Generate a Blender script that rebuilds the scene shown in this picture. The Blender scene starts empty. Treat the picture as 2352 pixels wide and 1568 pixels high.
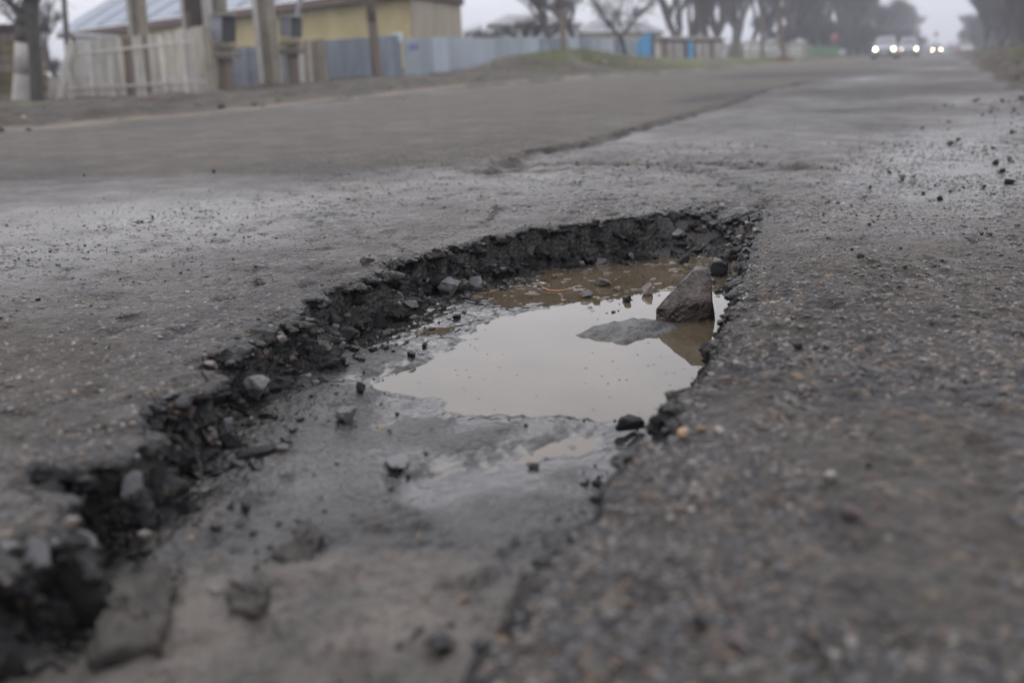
import bpy, bmesh, math, random
import numpy as np
from mathutils import Vector, Matrix

# ------------------------------------------------------------------ camera, world, light
random.seed(7); RNG = np.random.default_rng(7)
sc = bpy.context.scene
COL = sc.collection
S, CX, CY, H = 2287.0, 1176.0, 784.0, 0.40        # focal length and centre in 2352-px photo units, eye height
def _R(a, ax):
    c, s = math.cos(a), math.sin(a)
    return np.array([[1,0,0],[0,c,-s],[0,s,c]]) if ax == 'x' else np.array([[c,-s,0],[s,c,0],[0,0,1]])
YAW, PITCH, ROLL = 0.402826, -0.271218, 0.03
M = _R(YAW, 'z') @ _R(math.pi/2 + PITCH, 'x') @ _R(-ROLL, 'z')
cam = bpy.data.cameras.new('camera'); camo = bpy.data.objects.new('camera', cam); COL.objects.link(camo)
m4 = np.eye(4); m4[:3,:3] = M; m4[2,3] = H
camo.matrix_world = Matrix(m4.tolist())
cam.sensor_width = 36; cam.lens = 36*S/2352.0
cam.clip_start = 0.02; cam.clip_end = 3000
cam.dof.use_dof = True; cam.dof.focus_distance = 2.1; cam.dof.aperture_fstop = 2.6
cam.dof.aperture_blades = 0
sc.camera = camo

W = bpy.data.worlds.new('World'); sc.world = W; W.use_nodes = True
nt = W.node_tree; nt.nodes.clear()
out = nt.nodes.new('ShaderNodeOutputWorld'); bg = nt.nodes.new('ShaderNodeBackground')
sky = nt.nodes.new('ShaderNodeTexSky'); sky.sky_type = 'NISHITA'; sky.sun_disc = False
SUN_EL, SUN_AZ = math.radians(48), math.radians(-38)     # azimuth measured from +Y towards +X
sky.sun_elevation = SUN_EL; sky.sun_rotation = SUN_AZ; sky.dust_density = 6; sky.air_density = 1
hs = nt.nodes.new('ShaderNodeHueSaturation'); hs.inputs['Saturation'].default_value = 0.15
tc = nt.nodes.new('ShaderNodeTexCoord'); sx = nt.nodes.new('ShaderNodeSeparateXYZ')
ramp = nt.nodes.new('ShaderNodeValToRGB'); e = ramp.color_ramp.elements
e[0].position = 0.0; e[0].color = (.49,.497,.545,1)
e[1].position = 1.0; e[1].color = (.96,.97,1.06,1)
for p_, c_ in ((.05,(.55,.56,.61,1)), (.18,(.94,.95,1.03,1)), (.5,(.96,.97,1.06,1))):
    q_ = e.new(p_); q_.color = c_
nz = nt.nodes.new('ShaderNodeTexNoise'); nz.inputs['Scale'].default_value = 1.6; nz.inputs['Detail'].default_value = 4
mr = nt.nodes.new('ShaderNodeMapRange'); mr.inputs[3].default_value = 15.2; mr.inputs[4].default_value = 17.6
mul = nt.nodes.new('ShaderNodeVectorMath'); mul.operation = 'SCALE'
mix = nt.nodes.new('ShaderNodeMixRGB'); mix.inputs[0].default_value = 0.85
L = nt.links.new
L(tc.outputs['Generated'], sx.inputs[0]); L(sx.outputs['Z'], ramp.inputs[0]); L(tc.outputs['Generated'], nz.inputs['Vector'])
L(nz.outputs['Fac'], mr.inputs[0]); L(ramp.outputs[0], mul.inputs[0]); L(mr.outputs[0], mul.inputs['Scale'])
L(sky.outputs[0], hs.inputs['Color']); L(hs.outputs[0], mix.inputs[1]); L(mul.outputs[0], mix.inputs[2])
L(mix.outputs[0], bg.inputs['Color']); bg.inputs['Strength'].default_value = 0.1
L(bg.outputs[0], out.inputs['Surface'])

sl = bpy.data.lights.new('sun', 'SUN'); sl.energy = 0.6; sl.angle = math.radians(35); sl.color = (1,.97,.93)
so = bpy.data.objects.new('sun', sl); COL.objects.link(so)
sd = Vector((math.sin(SUN_AZ)*math.cos(SUN_EL), math.cos(SUN_AZ)*math.cos(SUN_EL), math.sin(SUN_EL)))
so.rotation_euler = sd.to_track_quat('Z', 'Y').to_euler()
sc.view_settings.view_transform = 'Standard'; sc.view_settings.look = 'None'
sc.view_settings.exposure = 0.12; sc.view_settings.gamma = 1; sc.view_settings.use_curve_mapping = False
sc.render.engine = 'CYCLES'; sc.cycles.use_denoising = True
sc.cycles.max_bounces = 6; sc.cycles.volume_bounces = 0

# ------------------------------------------------------------------ surveying helpers
def ray(px, py): return M @ np.array([(px-CX)/S, -(py-CY)/S, -1.0])
def P(px, py, D): return ray(px, py)*D + np.array([0,0,H])
def G(px, py, z=0.0):
    v = ray(px, py); return v*((z-H)/v[2]) + np.array([0,0,H])
FW = M @ np.array([0,0,-1.0]); FH = np.array([FW[0],FW[1],0]); FH /= np.linalg.norm(FH)
RT = np.array([FH[1], -FH[0], 0.0])
def PV(px, py, b):                                   # point on that sight line standing in the vertical plane through b
    v = ray(px, py); o = np.array([0,0,H]); return o + v*(np.dot(np.asarray(b)-o, FH)/np.dot(v, FH))

# ------------------------------------------------------------------ noise
def _h(ix, iy, iz, s):
    with np.errstate(over='ignore'):
        n = (ix.astype(np.int64)*374761393 + iy.astype(np.int64)*668265263 + iz.astype(np.int64)*2147483647*31 + s*1274126177) & 0xffffffff
        n = ((n ^ (n >> 13))*1274126177) & 0xffffffff
        n = ((n ^ (n >> 15))*2246822519) & 0xffffffff
        n = n ^ (n >> 14)
    return (n & 0xffffff)/float(0xffffff)
def vn2(x, y, s=0):
    ix, iy = np.floor(x), np.floor(y); fx, fy = x-ix, y-iy
    fx = fx*fx*(3-2*fx); fy = fy*fy*(3-2*fy); z = np.zeros_like(ix)
    a = _h(ix,iy,z,s); b = _h(ix+1,iy,z,s); c = _h(ix,iy+1,z,s); d = _h(ix+1,iy+1,z,s)
    return (a*(1-fx)+b*fx)*(1-fy)+(c*(1-fx)+d*fx)*fy - .5
def fbm2(x, y, o=4, s=0):
    r = np.zeros(np.shape(x)); a = 1.0
    for k in range(o): r = r + a*vn2(x*2**k+k*17.3, y*2**k-k*9.1, s+k); a *= .5
    return r
def vn3(x, y, z, s=0):
    ix, iy, iz = np.floor(x), np.floor(y), np.floor(z); fx, fy, fz = x-ix, y-iy, z-iz
    fx = fx*fx*(3-2*fx); fy = fy*fy*(3-2*fy); fz = fz*fz*(3-2*fz); r = 0
    for dx in (0,1):
        for dy in (0,1):
            for dz in (0,1):
                r = r + _h(ix+dx,iy+dy,iz+dz,s)*(fx if dx else 1-fx)*(fy if dy else 1-fy)*(fz if dz else 1-fz)
    return r - .5
def worley2(x, y, s=0):
    ix, iy = np.floor(x), np.floor(y); best = np.full(x.shape, 9.0); cid = np.zeros(x.shape)
    for dx in (-1,0,1):
        for dy in (-1,0,1):
            cx, cy = ix+dx, iy+dy; z = np.zeros_like(cx)
            d = (cx+_h(cx,cy,z,s)-x)**2 + (cy+_h(cx,cy,z,s+5)-y)**2
            m = d < best; best = np.where(m, d, best); cid = np.where(m, _h(cx,cy,z,s+9), cid)
    return np.sqrt(best), cid
def worley3(x, y, z, s=0):
    ix, iy, iz = np.floor(x), np.floor(y), np.floor(z); best = np.full(x.shape, 9.0); cid = np.zeros(x.shape)
    for dx in (-1,0,1):
        for dy in (-1,0,1):
            for dz in (-1,0,1):
                a, b, c = ix+dx, iy+dy, iz+dz
                d = (a+_h(a,b,c,s)-x)**2 + (b+_h(a,b,c,s+5)-y)**2 + (c+_h(a,b,c,s+7)-z)**2
                m = d < best; best = np.where(m, d, best); cid = np.where(m, _h(a,b,c,s+9), cid)
    return np.sqrt(best), cid
def sm(a, b, x): t = np.clip((x-a)/(b-a), 0, 1); return t*t*(3-2*t)

# ------------------------------------------------------------------ object helpers
ORG = {}
def thing(name, label, cat, loc, group=None):
    o = bpy.data.objects.new(name, None); COL.objects.link(o); o.empty_display_size = .1
    o.location = tuple(loc); o['label'] = label; o['category'] = cat
    if group: o['group'] = group
    ORG[o.name] = np.array(loc, float); return o
def tag(o, label, cat, group=None):
    o['label'] = label; o['category'] = cat
    if group: o['group'] = group
    return o
def mesh_np(name, v, f, mat=None, smooth=False):
    v = np.asarray(v, dtype=np.float64); me = bpy.data.meshes.new(name)
    if isinstance(f, np.ndarray):
        n, k = f.shape
        me.vertices.add(len(v)); me.vertices.foreach_set('co', v.ravel())
        me.loops.add(n*k); me.loops.foreach_set('vertex_index', f.ravel().astype(np.int32))
        me.polygons.add(n); me.polygons.foreach_set('loop_start', (np.arange(n)*k).astype(np.int32))
        me.update(calc_edges=True); me.validate()
    else:
        me.from_pydata([tuple(q) for q in v], [], f)
    if smooth: me.polygons.foreach_set('use_smooth', np.ones(len(me.polygons), bool))
    if mat: me.materials.append(mat)
    me.update(); return me
def link(name, me, parent=None, loc=None, kind=None):
    o = bpy.data.objects.new(name, me); COL.objects.link(o)
    if parent: o.parent = parent
    if loc is not None: o.location = tuple(loc)
    if kind: o['kind'] = kind
    ORG[o.name] = (ORG.get(parent.name, np.zeros(3)) if parent else np.zeros(3)) + (np.array(loc, float) if loc is not None else 0)
    return o
def recalc(me):
    bm = bmesh.new(); bm.from_mesh(me); bmesh.ops.recalc_face_normals(bm, faces=bm.faces); bm.to_mesh(me); bm.free()
class MB:
    def __init__(s): s.v = []; s.f = []; s.mi = []
    def add(s, v, f, mi=0):
        n = len(s.v); s.v += [tuple(map(float, q)) for q in v]; s.f += [[i+n for i in q] for q in f]; s.mi += [mi]*len(f); return s
    def slab(s, a, b, c, d, t, mi=0):                # quad a b c d pushed back by vector t
        t = np.asarray(t); q = [np.asarray(x, float) for x in (a,b,c,d)]
        return s.add(q+[x+t for x in q], [[0,1,2,3],[7,6,5,4],[0,4,5,1],[1,5,6,2],[2,6,7,3],[3,7,4,0]], mi)
    def box(s, c, sx, sy, sz, ux=(1,0,0), uy=(0,1,0), uz=(0,0,1), mi=0):
        c, ux, uy, uz = map(np.asarray, (c,ux,uy,uz)); a = ux*sx/2; b = uy*sy/2; h = uz*sz/2
        return s.slab(c-a-b-h, c+a-b-h, c+a-b+h, c-a-b+h, 2*b, mi)
    def tube(s, p0, p1, r0, r1, n=8, caps=True, mi=0):
        p0, p1 = np.asarray(p0, float), np.asarray(p1, float); d = p1-p0; d /= np.linalg.norm(d)+1e-9
        u = np.cross(d, [0,0,1] if abs(d[2]) < .9 else [1,0,0]); u /= np.linalg.norm(u); w = np.cross(d, u)
        v = []
        for p, r in ((p0,r0),(p1,r1)):
            for k in range(n): a = 2*math.pi*k/n; v.append(p + r*(u*math.cos(a)+w*math.sin(a)))
        f = [[k,(k+1)%n,(k+1)%n+n,k+n] for k in range(n)]
        if caps: f += [list(range(n))[::-1], list(range(n,2*n))]
        return s.add(v, f, mi)
    def build(s, name, mat, parent=None, kind=None, smooth=False, origin=None):
        org = origin if origin is not None else (ORG.get(parent.name, np.zeros(3)) if parent else np.zeros(3))
        v = np.array(s.v) - org
        me = mesh_np(name, v, s.f, None, smooth)
        for m_ in (mat if isinstance(mat, (list, tuple)) else [mat]): me.materials.append(m_)
        if isinstance(mat, (list, tuple)): me.polygons.foreach_set('material_index', s.mi)
        recalc(me)
        o = link(name, me, parent, origin if (origin is not None and not parent) else None, kind)
        return o

# ------------------------------------------------------------------ materials
MATS = {}
def newmat(name):
    m = bpy.data.materials.new(name); m.use_nodes = True; n = m.node_tree; b = n.nodes['Principled BSDF']; return m, n, b
def simple(name, c1, c2, scale=4.0, rough=.7, bump=.2, stretch=(1,1,1), metal=0.0, c3=None, bscale=None, var=(.82,1.15), detail=6, spec=.5, bdist=.01):
    if name in MATS: return MATS[name]
    m, n, b = newmat(name); N = n.nodes.new; K = n.links.new
    t = N('ShaderNodeTexCoord'); mp = N('ShaderNodeMapping'); mp.inputs['Scale'].default_value = stretch
    nz = N('ShaderNodeTexNoise'); nz.inputs['Scale'].default_value = scale; nz.inputs['Detail'].default_value = detail; nz.inputs['Roughness'].default_value = .65
    r = N('ShaderNodeValToRGB'); el = r.color_ramp.elements; el[0].position = .32; el[0].color = (*c1,1); el[1].position = .68; el[1].color = (*c2,1)
    if c3: q = el.new(.5); q.color = (*c3,1)
    K(t.outputs['Object'], mp.inputs[0]); K(mp.outputs[0], nz.inputs['Vector']); K(nz.outputs['Fac'], r.inputs[0])
    ob = N('ShaderNodeObjectInfo'); hv = N('ShaderNodeHueSaturation'); mrr = N('ShaderNodeMapRange'); mrr.inputs[3].default_value = var[0]; mrr.inputs[4].default_value = var[1]
    K(ob.outputs['Random'], mrr.inputs[0]); K(mrr.outputs[0], hv.inputs['Value']); K(r.outputs[0], hv.inputs['Color']); K(hv.outputs[0], b.inputs['Base Color'])
    b.inputs['Roughness'].default_value = rough; b.inputs['Metallic'].default_value = metal; b.inputs['Specular IOR Level'].default_value = spec
    if bump:
        n2 = N('ShaderNodeTexNoise'); n2.inputs['Scale'].default_value = bscale or scale*4; n2.inputs['Detail'].default_value = 5
        bp = N('ShaderNodeBump'); bp.inputs['Strength'].default_value = bump; bp.inputs['Distance'].default_value = bdist
        K(mp.outputs[0], n2.inputs['Vector']); K(n2.outputs['Fac'], bp.inputs['Height']); K(bp.outputs[0], b.inputs['Normal'])
    MATS[name] = m; return m

def road_material():
    m, n, b = newmat('wet_asphalt'); N = n.nodes.new; K = n.links.new
    geo = N('ShaderNodeNewGeometry')
    def att(nm): a = N('ShaderNodeAttribute'); a.attribute_name = nm; return a.outputs['Fac']
    def mixc(f, a, bb, mode='MIX'):
        x = N('ShaderNodeMixRGB'); x.blend_type = mode
        for i, v in ((0,f),(1,a),(2,bb)):
            if isinstance(v, (int,float)): x.inputs[i].default_value = v
            elif isinstance(v, tuple): x.inputs[i].default_value = (*v,1)
            else: K(v, x.inputs[i])
        return x.outputs[0]
    def mth(op, a, bb=None, clamp=False):
        x = N('ShaderNodeMath'); x.operation = op; x.use_clamp = clamp
        for i, v in ((0,a),(1,bb)):
            if v is None: continue
            if isinstance(v, (int,float)): x.inputs[i].default_value = v
            else: K(v, x.inputs[i])
        return x.outputs[0]
    def noise(sc_, det=5, rough=.6):
        x = N('ShaderNodeTexNoise'); x.inputs['Scale'].default_value = sc_; x.inputs['Detail'].default_value = det; x.inputs['Roughness'].default_value = rough
        K(geo.outputs['Position'], x.inputs['Vector']); return x.outputs['Fac']
    def ramp(f, pts, interp='LINEAR'):
        r = N('ShaderNodeValToRGB'); r.color_ramp.interpolation = interp; el = r.color_ramp.elements
        el[0].position, el[0].color = pts[0][0], (*pts[0][1],1); el[1].position, el[1].color = pts[-1][0], (*pts[-1][1],1)
        for p, c in pts[1:-1]: q = el.new(p); q.color = (*c,1)
        K(f, r.inputs[0]); return r.outputs[0]
    def vor(sc_):
        x = N('ShaderNodeTexVoronoi'); x.inputs['Scale'].default_value = sc_; K(geo.outputs['Position'], x.inputs['Vector'])
        s2 = N('ShaderNodeSeparateColor'); K(x.outputs['Color'], s2.inputs[0]); return x.outputs['Distance'], s2.outputs[0], s2.outputs[1]
    stones = [(0,(.016,.016,.019)),(.26,(.034,.033,.037)),(.44,(.060,.054,.050)),(.6,(.095,.076,.058)),(.72,(.045,.047,.056)),(.82,(.125,.098,.082)),(.93,(.155,.115,.080)),(.985,(.27,.25,.22))]
    d1, r1, g1 = vor(95); d2, r2, g2 = vor(230)
    c1 = ramp(r1, stones, 'CONSTANT'); c2 = ramp(r2, stones, 'CONSTANT')
    # which small stones show through the bitumen
    bit = mixc(ramp(noise(26,5,.7), [(.38,(0,0,0)),(.62,(1,1,1))]), (.010,.010,.012), (.040,.038,.039))
    expo = ramp(noise(14,4), [(.38,(0,0,0)),(.62,(1,1,1))])
    m1 = mth('MULTIPLY', ramp(d1, [(.28,(1,1,1)),(.52,(0,0,0))]), mth('MULTIPLY', ramp(g1, [(.35,(0,0,0)),(.45,(1,1,1))]), mth('ADD', mth('MULTIPLY', expo, .5), .45)))
    m2 = mth('MULTIPLY', ramp(d2, [(.3,(1,1,1)),(.6,(0,0,0))]), mth('MULTIPLY', ramp(g2, [(.3,(0,0,0)),(.5,(1,1,1))]), .8))
    col = mixc(m2, bit, c2); col = mixc(m1, col, c1)
    # larger stones that stand proud in the mesh
    sc_col = ramp(att('stone_id'), stones, 'CONSTANT')
    col = mixc(mth('MULTIPLY', att('stone_h'), .85), col, sc_col)
    col = mixc(1.0, col, ramp(noise(9,7,.8), [(.30,(.55,.54,.54)),(.70,(1.45,1.40,1.32))]), 'MULTIPLY')
    col = mixc(1.0, col, ramp(noise(24,6,.85), [(.34,(.45,.45,.46)),(.66,(1.5,1.46,1.38))]), 'MULTIPLY')
    bl = ramp(noise(1.7,5,.65), [(.42,(0,0,0)),(.62,(1,1,1))])
    col = mixc(mth('MULTIPLY', bl, .55), col, mixc(noise(40,4), (.042,.033,.025), (.095,.075,.055)))
    # dusty worn lane, brown and paler
    dust = att('dust')
    dm = mth('MULTIPLY', dust, ramp(noise(2.2,6), [(.3,(.35,.35,.35)),(.7,(1,1,1))]))
    col = mixc(mth('MULTIPLY', dm, .62), col, mixc(ramp(noise(5,8,.8), [(.36,(0,0,0)),(.64,(1,1,1))]), (.080,.065,.050), (.150,.125,.100)))
    # mud floor and broken tar; the tar mask also carries painted shade
    mud = mixc(ramp(noise(11,7,.75), [(.36,(0,0,0)),(.66,(1,1,1))]), (.012,.012,.013), (.044,.040,.037))
    mud = mixc(mth('MULTIPLY', m2, .35), mud, c2)
    mud = mixc(mth('MULTIPLY', att('drymud'), ramp(noise(8,6,.7), [(.35,(.2,.2,.2)),(.6,(1,1,1))])), mud, mixc(noise(30,5), (.072,.060,.050), (.145,.122,.102)))
    col = mixc(att('mud'), col, mud)
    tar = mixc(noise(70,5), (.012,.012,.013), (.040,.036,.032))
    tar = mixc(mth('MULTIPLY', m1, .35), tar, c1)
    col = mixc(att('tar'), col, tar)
    K(col, b.inputs['Base Color'])
    wet = att('wet')
    wn = mth('ADD', wet, mth('MULTIPLY', mth('SUBTRACT', noise(5,5), .5), .9), True)
    rr = N('ShaderNodeMapRange'); rr.inputs[3].default_value = .78; rr.inputs[4].default_value = .17
    K(wn, rr.inputs[0])
    K(mth('MULTIPLY', mth('ADD', rr.outputs[0], mth('MULTIPLY', noise(300,2), .10)), mth('SUBTRACT', 1.0, mth('MULTIPLY', att('film'), .65))), b.inputs['Roughness'])
    b.inputs['Specular IOR Level'].default_value = .35
    hgt = mth('ADD', mth('MULTIPLY', d1, -1.4), mth('ADD', mth('MULTIPLY', d2, -.35), mth('MULTIPLY', noise(420,3), .5)))
    hgt = mth('ADD', hgt, mth('MULTIPLY', noise(45,4), .8))
    bp = N('ShaderNodeBump'); bp.inputs['Distance'].default_value = .0050
    K(mth('MULTIPLY', mth('SUBTRACT', 1.0, mth('MULTIPLY', mth('POWER', wn, 2), .6)), mth('SUBTRACT', 1.0, mth('MULTIPLY', att('film'), .85))), bp.inputs['Strength']); K(hgt, bp.inputs['Height']); K(bp.outputs[0], b.inputs['Normal'])
    return m
ROADM = road_material()

# ------------------------------------------------------------------ pothole outline (surveyed on the road plane)
RIM = [(-150,1420),(0,1257),(58,1218),(140,1190),(90,1150),(50,1106),(75,1062),(146,1050),(283,1048),(312,1018),(330,930),(351,900),(440,880),(478,856),(440,835),(480,800),(560,775),(620,740),(690,720),(695,685),(760,650),(830,630),(880,615),(870,590),(960,575),(1060,550),(1140,530),(1250,512),(1350,505),(1480,490),(1560,478),(1640,470),(1700,465),(1760,470),(1735,530),(1720,570),(1710,610),(1690,660),(1665,700),(1650,760),(1640,800),(1600,850),(1565,900),(1555,930),(1530,975),(1490,1000),(1440,1040),(1380,1100),(1340,1160),(1290,1220),(1250,1270),(1200,1350),(1150,1420),(1100,1500),(1060,1568),(1000,1720),(950,1900),(650,2000),(200,1900),(-120,1650)]
rim0 = np.array([G(x,y)[:2] for x,y in RIM])
seg = []
for i in range(len(rim0)):
    a, b_ = rim0[i], rim0[(i+1)%len(rim0)]; k = max(1, int(np.linalg.norm(b_-a)/.004))
    seg.append(a + (b_-a)*np.linspace(0,1,k,endpoint=False)[:,None])
rim = np.concatenate(seg); n_ = len(rim)
def tangent(r): t = np.roll(r,-3,0)-np.roll(r,3,0); t /= np.linalg.norm(t,axis=1)[:,None]+1e-9; return t
area2 = np.sum(rim[:,0]*np.roll(rim[:,1],-1)-np.roll(rim[:,0],-1)*rim[:,1])
sgn = 1 if area2 > 0 else -1
for _ in range(3): rim = (np.roll(rim,1,0)+rim*2+np.roll(rim,-1,0))/4
tg = tangent(rim); inn = np.stack([-tg[:,1],tg[:,0]],1)*sgn
w_ = fbm2(rim[:,0]*22, rim[:,1]*22, 3, 11)*.018 + fbm2(rim[:,0]*75, rim[:,1]*75, 3, 12)*.010
wf, wc = worley2(rim[:,0]*45, rim[:,1]*45, 14); w_ += (wc-.5)*.010
rim = rim + inn*w_[:,None]
for _ in range(2): rim = (np.roll(rim,1,0)+rim*2+np.roll(rim,-1,0))/4
tg = tangent(rim); inn = np.stack([-tg[:,1],tg[:,0]],1)*sgn
for _ in range(45): inn = (np.roll(inn,1,0)+inn*2+np.roll(inn,-1,0))/4
inn /= np.linalg.norm(inn,axis=1)[:,None]
ra, rb = rim, np.roll(rim,-1,0)

def pdist(x, y, poly, closed=False, near=None):
    poly = np.asarray(poly); best = np.full(x.shape, 9.0); n = len(poly)
    for i in range(n if closed else n-1):
        a = poly[i]; d = poly[(i+1)%n]-a; l = d@d+1e-12
        t = np.clip(((x-a[0])*d[0]+(y-a[1])*d[1])/l, 0, 1)
        best = np.minimum(best, (x-a[0]-t*d[0])**2+(y-a[1]-t*d[1])**2)
    return np.sqrt(best)
def inside(x, y, poly):
    poly = np.asarray(poly); r = np.zeros(x.shape, bool); n = len(poly)
    for i in range(n):
        (x0,y0),(x1,y1) = poly[i], poly[(i+1)%n]
        if y0 == y1: continue
        m = ((y0 > y) != (y1 > y)); r[m] ^= (x[m] < (x1-x0)*(y[m]-y0)/(y1-y0)+x0)
    return r
def sdf(x, y):                                      # positive inside the hole
    d = pdist(x, y, rim0, True); ins = inside(x, y, rim[::2])
    nb = np.nonzero(d < .07)[0]; xs, ys = x[nb], y[nb]; dd = np.empty(len(nb)); r2 = rim[::2]
    for k in range(0, len(nb), 20000):
        q = (xs[k:k+20000,None]-r2[None,:,0])**2 + (ys[k:k+20000,None]-r2[None,:,1])**2; dd[k:k+20000] = np.sqrt(q.min(1))
    d[nb] = dd
    return np.where(ins, d, -d)

ZW = -.115
FLOOR = [(1200,860,-22),(1400,900,-22),(1050,880,-18),(1500,850,-25),(1350,780,-22),(1250,745,-16),(1500,660,-18),(1590,620,-18),(1400,640,-12),(1550,920,-15),(1350,930,-14),(950,873,-6),(1600,780,-20),(1180,900,-20),(1290,700,-12),
 (1080,942,-12),(1180,934,-12),(1300,946,-12),(1000,902,-9),(1420,955,-12),(1240,945,-12),(1130,940,-12),
 (880,872,2),(978,932,4),(1090,974,6),(1170,967,7),(1240,974,6),(1300,980,9),(1400,984,11),(1030,955,5),(1495,985,8),(1010,738,2),(975,800,1),
 (985,1110,-2),(1040,1098,-3),(1100,1083,-6),(1150,1068,-7),(1200,1054,-8),(1270,1041,-8),(1350,1026,-7),(1405,1010,-4),(1300,1026,-7),(1230,1044,-7),(1060,1066,7),(1120,1048,8),(1210,1026,8),(1300,1008,8),(1000,1130,7),(1100,1110,7),(1200,1080,7),(1300,1062,7),(1400,1040,8),
 (1150,985,15),(1000,965,18),(1050,1015,18),(1100,1000,17),(1250,995,11),(1200,1000,13),(1330,996,9),(1120,1045,9),(1200,1025,6),(900,920,12),(800,900,26),(750,960,18),(650,1000,22),(930,1062,14),(850,1110,18),(1100,1150,12),(1300,1090,12),(1200,1180,22),(900,1200,32),(600,1150,28),
 (700,1400,50),(900,1500,60),(1000,1400,52),(1150,1300,42),(400,1250,30),(300,1400,48),(500,1520,58),(150,1500,14),(100,1330,4),(1000,1700,65),(500,1800,65),(0,1600,40),
 (950,770,10),(900,810,12),(1100,703,6),(1230,700,3),(1340,702,0),(1160,712,3),(1060,752,-3),(1130,742,-3),(1020,760,-3),(700,850,20),(850,835,16),(600,950,16),(480,1020,12),(400,1100,6),(540,900,14),(320,1180,6),(850,730,10),(900,690,12),
 (1150,672,-1),(1250,655,-2),(1350,625,-3),(1450,605,-3),(1560,590,-2),(1640,580,0),(1560,565,6),(1640,560,14),(1700,520,60)]
fl = np.array([list(G(x,y,ZW+h*.001)[:2])+[h*.001] for x,y,h in FLOOR])
def floor_h(x, y):
    num = np.zeros(x.shape); den = np.zeros(x.shape)
    for a, b_, h in fl:
        w = 1/(((x-a)**2+((y-b_)*.8)**2)+6e-4)**2; num += w*h; den += w
    z = num/den
    calm = sm(1.45,1.1,y)*sm(-.85,-.7,x)
    z = z + fbm2(x*14, y*10, 4, 31)*(.009-.005*calm) + fbm2(x*60, y*45, 3, 33)*(.0050-.0028*calm)
    wf, wc = worley2(x*28, y*22, 35); z = z + np.where(wc > .78, np.clip(.42-wf,0,1)*.020, 0)*sm(.012,.03,z)
    rg, rc = worley2(x*16+fbm2(x*9,y*9,3,36)*1.2, y*11, 37); z = z + sm(.016,.032,z)*(np.clip(rg-.5,0,1)*-.020 + fbm2(x*26,y*18,4,38)*.016 + .002)
    return ZW + z

# cracks and patch edges on the road plane: (polyline in photo units, half width, depth)
def GP(pts): return np.array([G(x,y)[:2] for x,y in pts])
EDGE = GP([(1100,396),(1160,380),(1230,355),(1350,333),(1420,315),(1500,291),(1570,272),(1650,247),(1700,232),(1750,212),(1810,200),(1870,186),(1960,172),(2060,157)])
CR = [(EDGE, .024, .034), (GP([(1150,388),(1250,374),(1400,370),(1550,374),(1700,380),(1860,384)]), .085, .045), (GP([(1170,392),(1330,384),(1480,381),(1600,390)]), .03, .02),
      (GP([(1560,372),(1640,400),(1700,430),(1740,465)]), .05, .020), (GP([(1750,410),(1700,445),(1640,462)]), .03, .008),
      (GP([(675,490),(715,505),(755,522)]), .010, .008), (GP([(1135,470),(1130,515)]), .012, .010),
      (GP([(690,570),(750,567)]), .008, .006), (GP([(120,985),(330,960),(430,985),(470,1000)]), .004, .004),
      (GP([(0,905),(60,918),(180,905)]), .004, .005), (GP([(390,945),(250,985),(120,1010)]), .003, .003),
      (GP([(960,575),(880,545),(760,522)]), .005, .005), (GP([(1700,232),(1780,234),(1880,232)]), .05, .008)]
EX = np.interp
ledge = GP([(0,315),(300,290),(540,265),(800,235),(1100,200),(1300,182),(1500,170),(1700,155)])
ledge = ledge[np.argsort(ledge[:,1])]
def left_edge(y):
    e = np.interp(y, ledge[:,1], ledge[:,0], left=-6.2, right=-7.8)
    return e
def right_edge(y): return 0.62 + .006*np.clip(y,0,60) + .12*np.sin(y*.9)*np.exp(-y*.02)

# ------------------------------------------------------------------ road: one sheet, fine where the hole is
def axis(lo, hi, d, a, b_, g=1.05, dmax=2.0):
    mid = np.arange(lo, hi+d/2, d); l = []; p, s_ = lo, d
    while p > a: s_ = min(s_*g, dmax); p -= s_; l.append(p)
    r = []; p, s_ = mid[-1], d
    while p < b_: s_ = min(s_*g, dmax if p < 30 else 8); p += s_; r.append(p)
    return np.array(l[::-1]+list(mid)+r)
gx = axis(-1.28, .42, .0034, -10.5, 1.9, 1.045, .08); gy = axis(.42, 3.05, .0036, -6, 420, 1.022, 1.2)
X, Y = np.meshgrid(gx, gy); nx, ny = len(gx), len(gy); x, y = X.ravel(), Y.ravel()
fine = (x > -1.6) & (x < .8) & (y > .2) & (y < 4.5)
sd_ = np.full(x.shape, -9.0); sd_[fine] = sdf(x[fine], y[fine])
z = fbm2(x*.6, y*.5, 3, 1)*.012 + fbm2(x*6, y*5, 3, 2)*.004
near = (y < 9) & (x > -4) & (x < 2)
stone_id = np.zeros(x.shape); stone_h = np.zeros(x.shape)
xi, yi = x[near], y[near]
amp = np.clip(.3+1.2*(fbm2(xi*3, yi*3, 3, 5)+.35), .15, 1.1)
right_side = sm(-1.0, -.2, xi)                        # coarse bare aggregate right of the hole, tighter surface left of it
f1, c1 = worley2(xi*52, yi*52, 3); on = (c1 > .45-.1*right_side)
h1 = np.where(on, np.clip(.55-f1, 0, 1)/.55, 0); f2, c2 = worley2(xi*34, yi*34, 4); on2 = c2 > .80
h2 = np.where(on2, np.clip(.42-f2, 0, 1)/.42, 0)
rng = (xi > -2.2) & (xi < .8) & (yi < 5)
h1 = h1*rng; h2 = h2*rng
zz = (np.sqrt(h1)*.0026*(.6+.8*right_side) + np.sqrt(h2)*.0045)*amp + fbm2(xi*30, yi*22, 4, 6)*.0048*rng*(1+.5*right_side)
pf, pc = worley2(xi*13, yi*9, 21); pits = np.where(pc > .62, -np.clip(.36-pf,0,1)*.034, 0)*rng*sm(-.35,.1,fbm2(xi*4,yi*4,2,22)+.1)
calm_ = np.exp(-((xi-G(2190,375)[0])/.42)**2-((yi-G(2190,375)[1])/1.0)**2)
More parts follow.
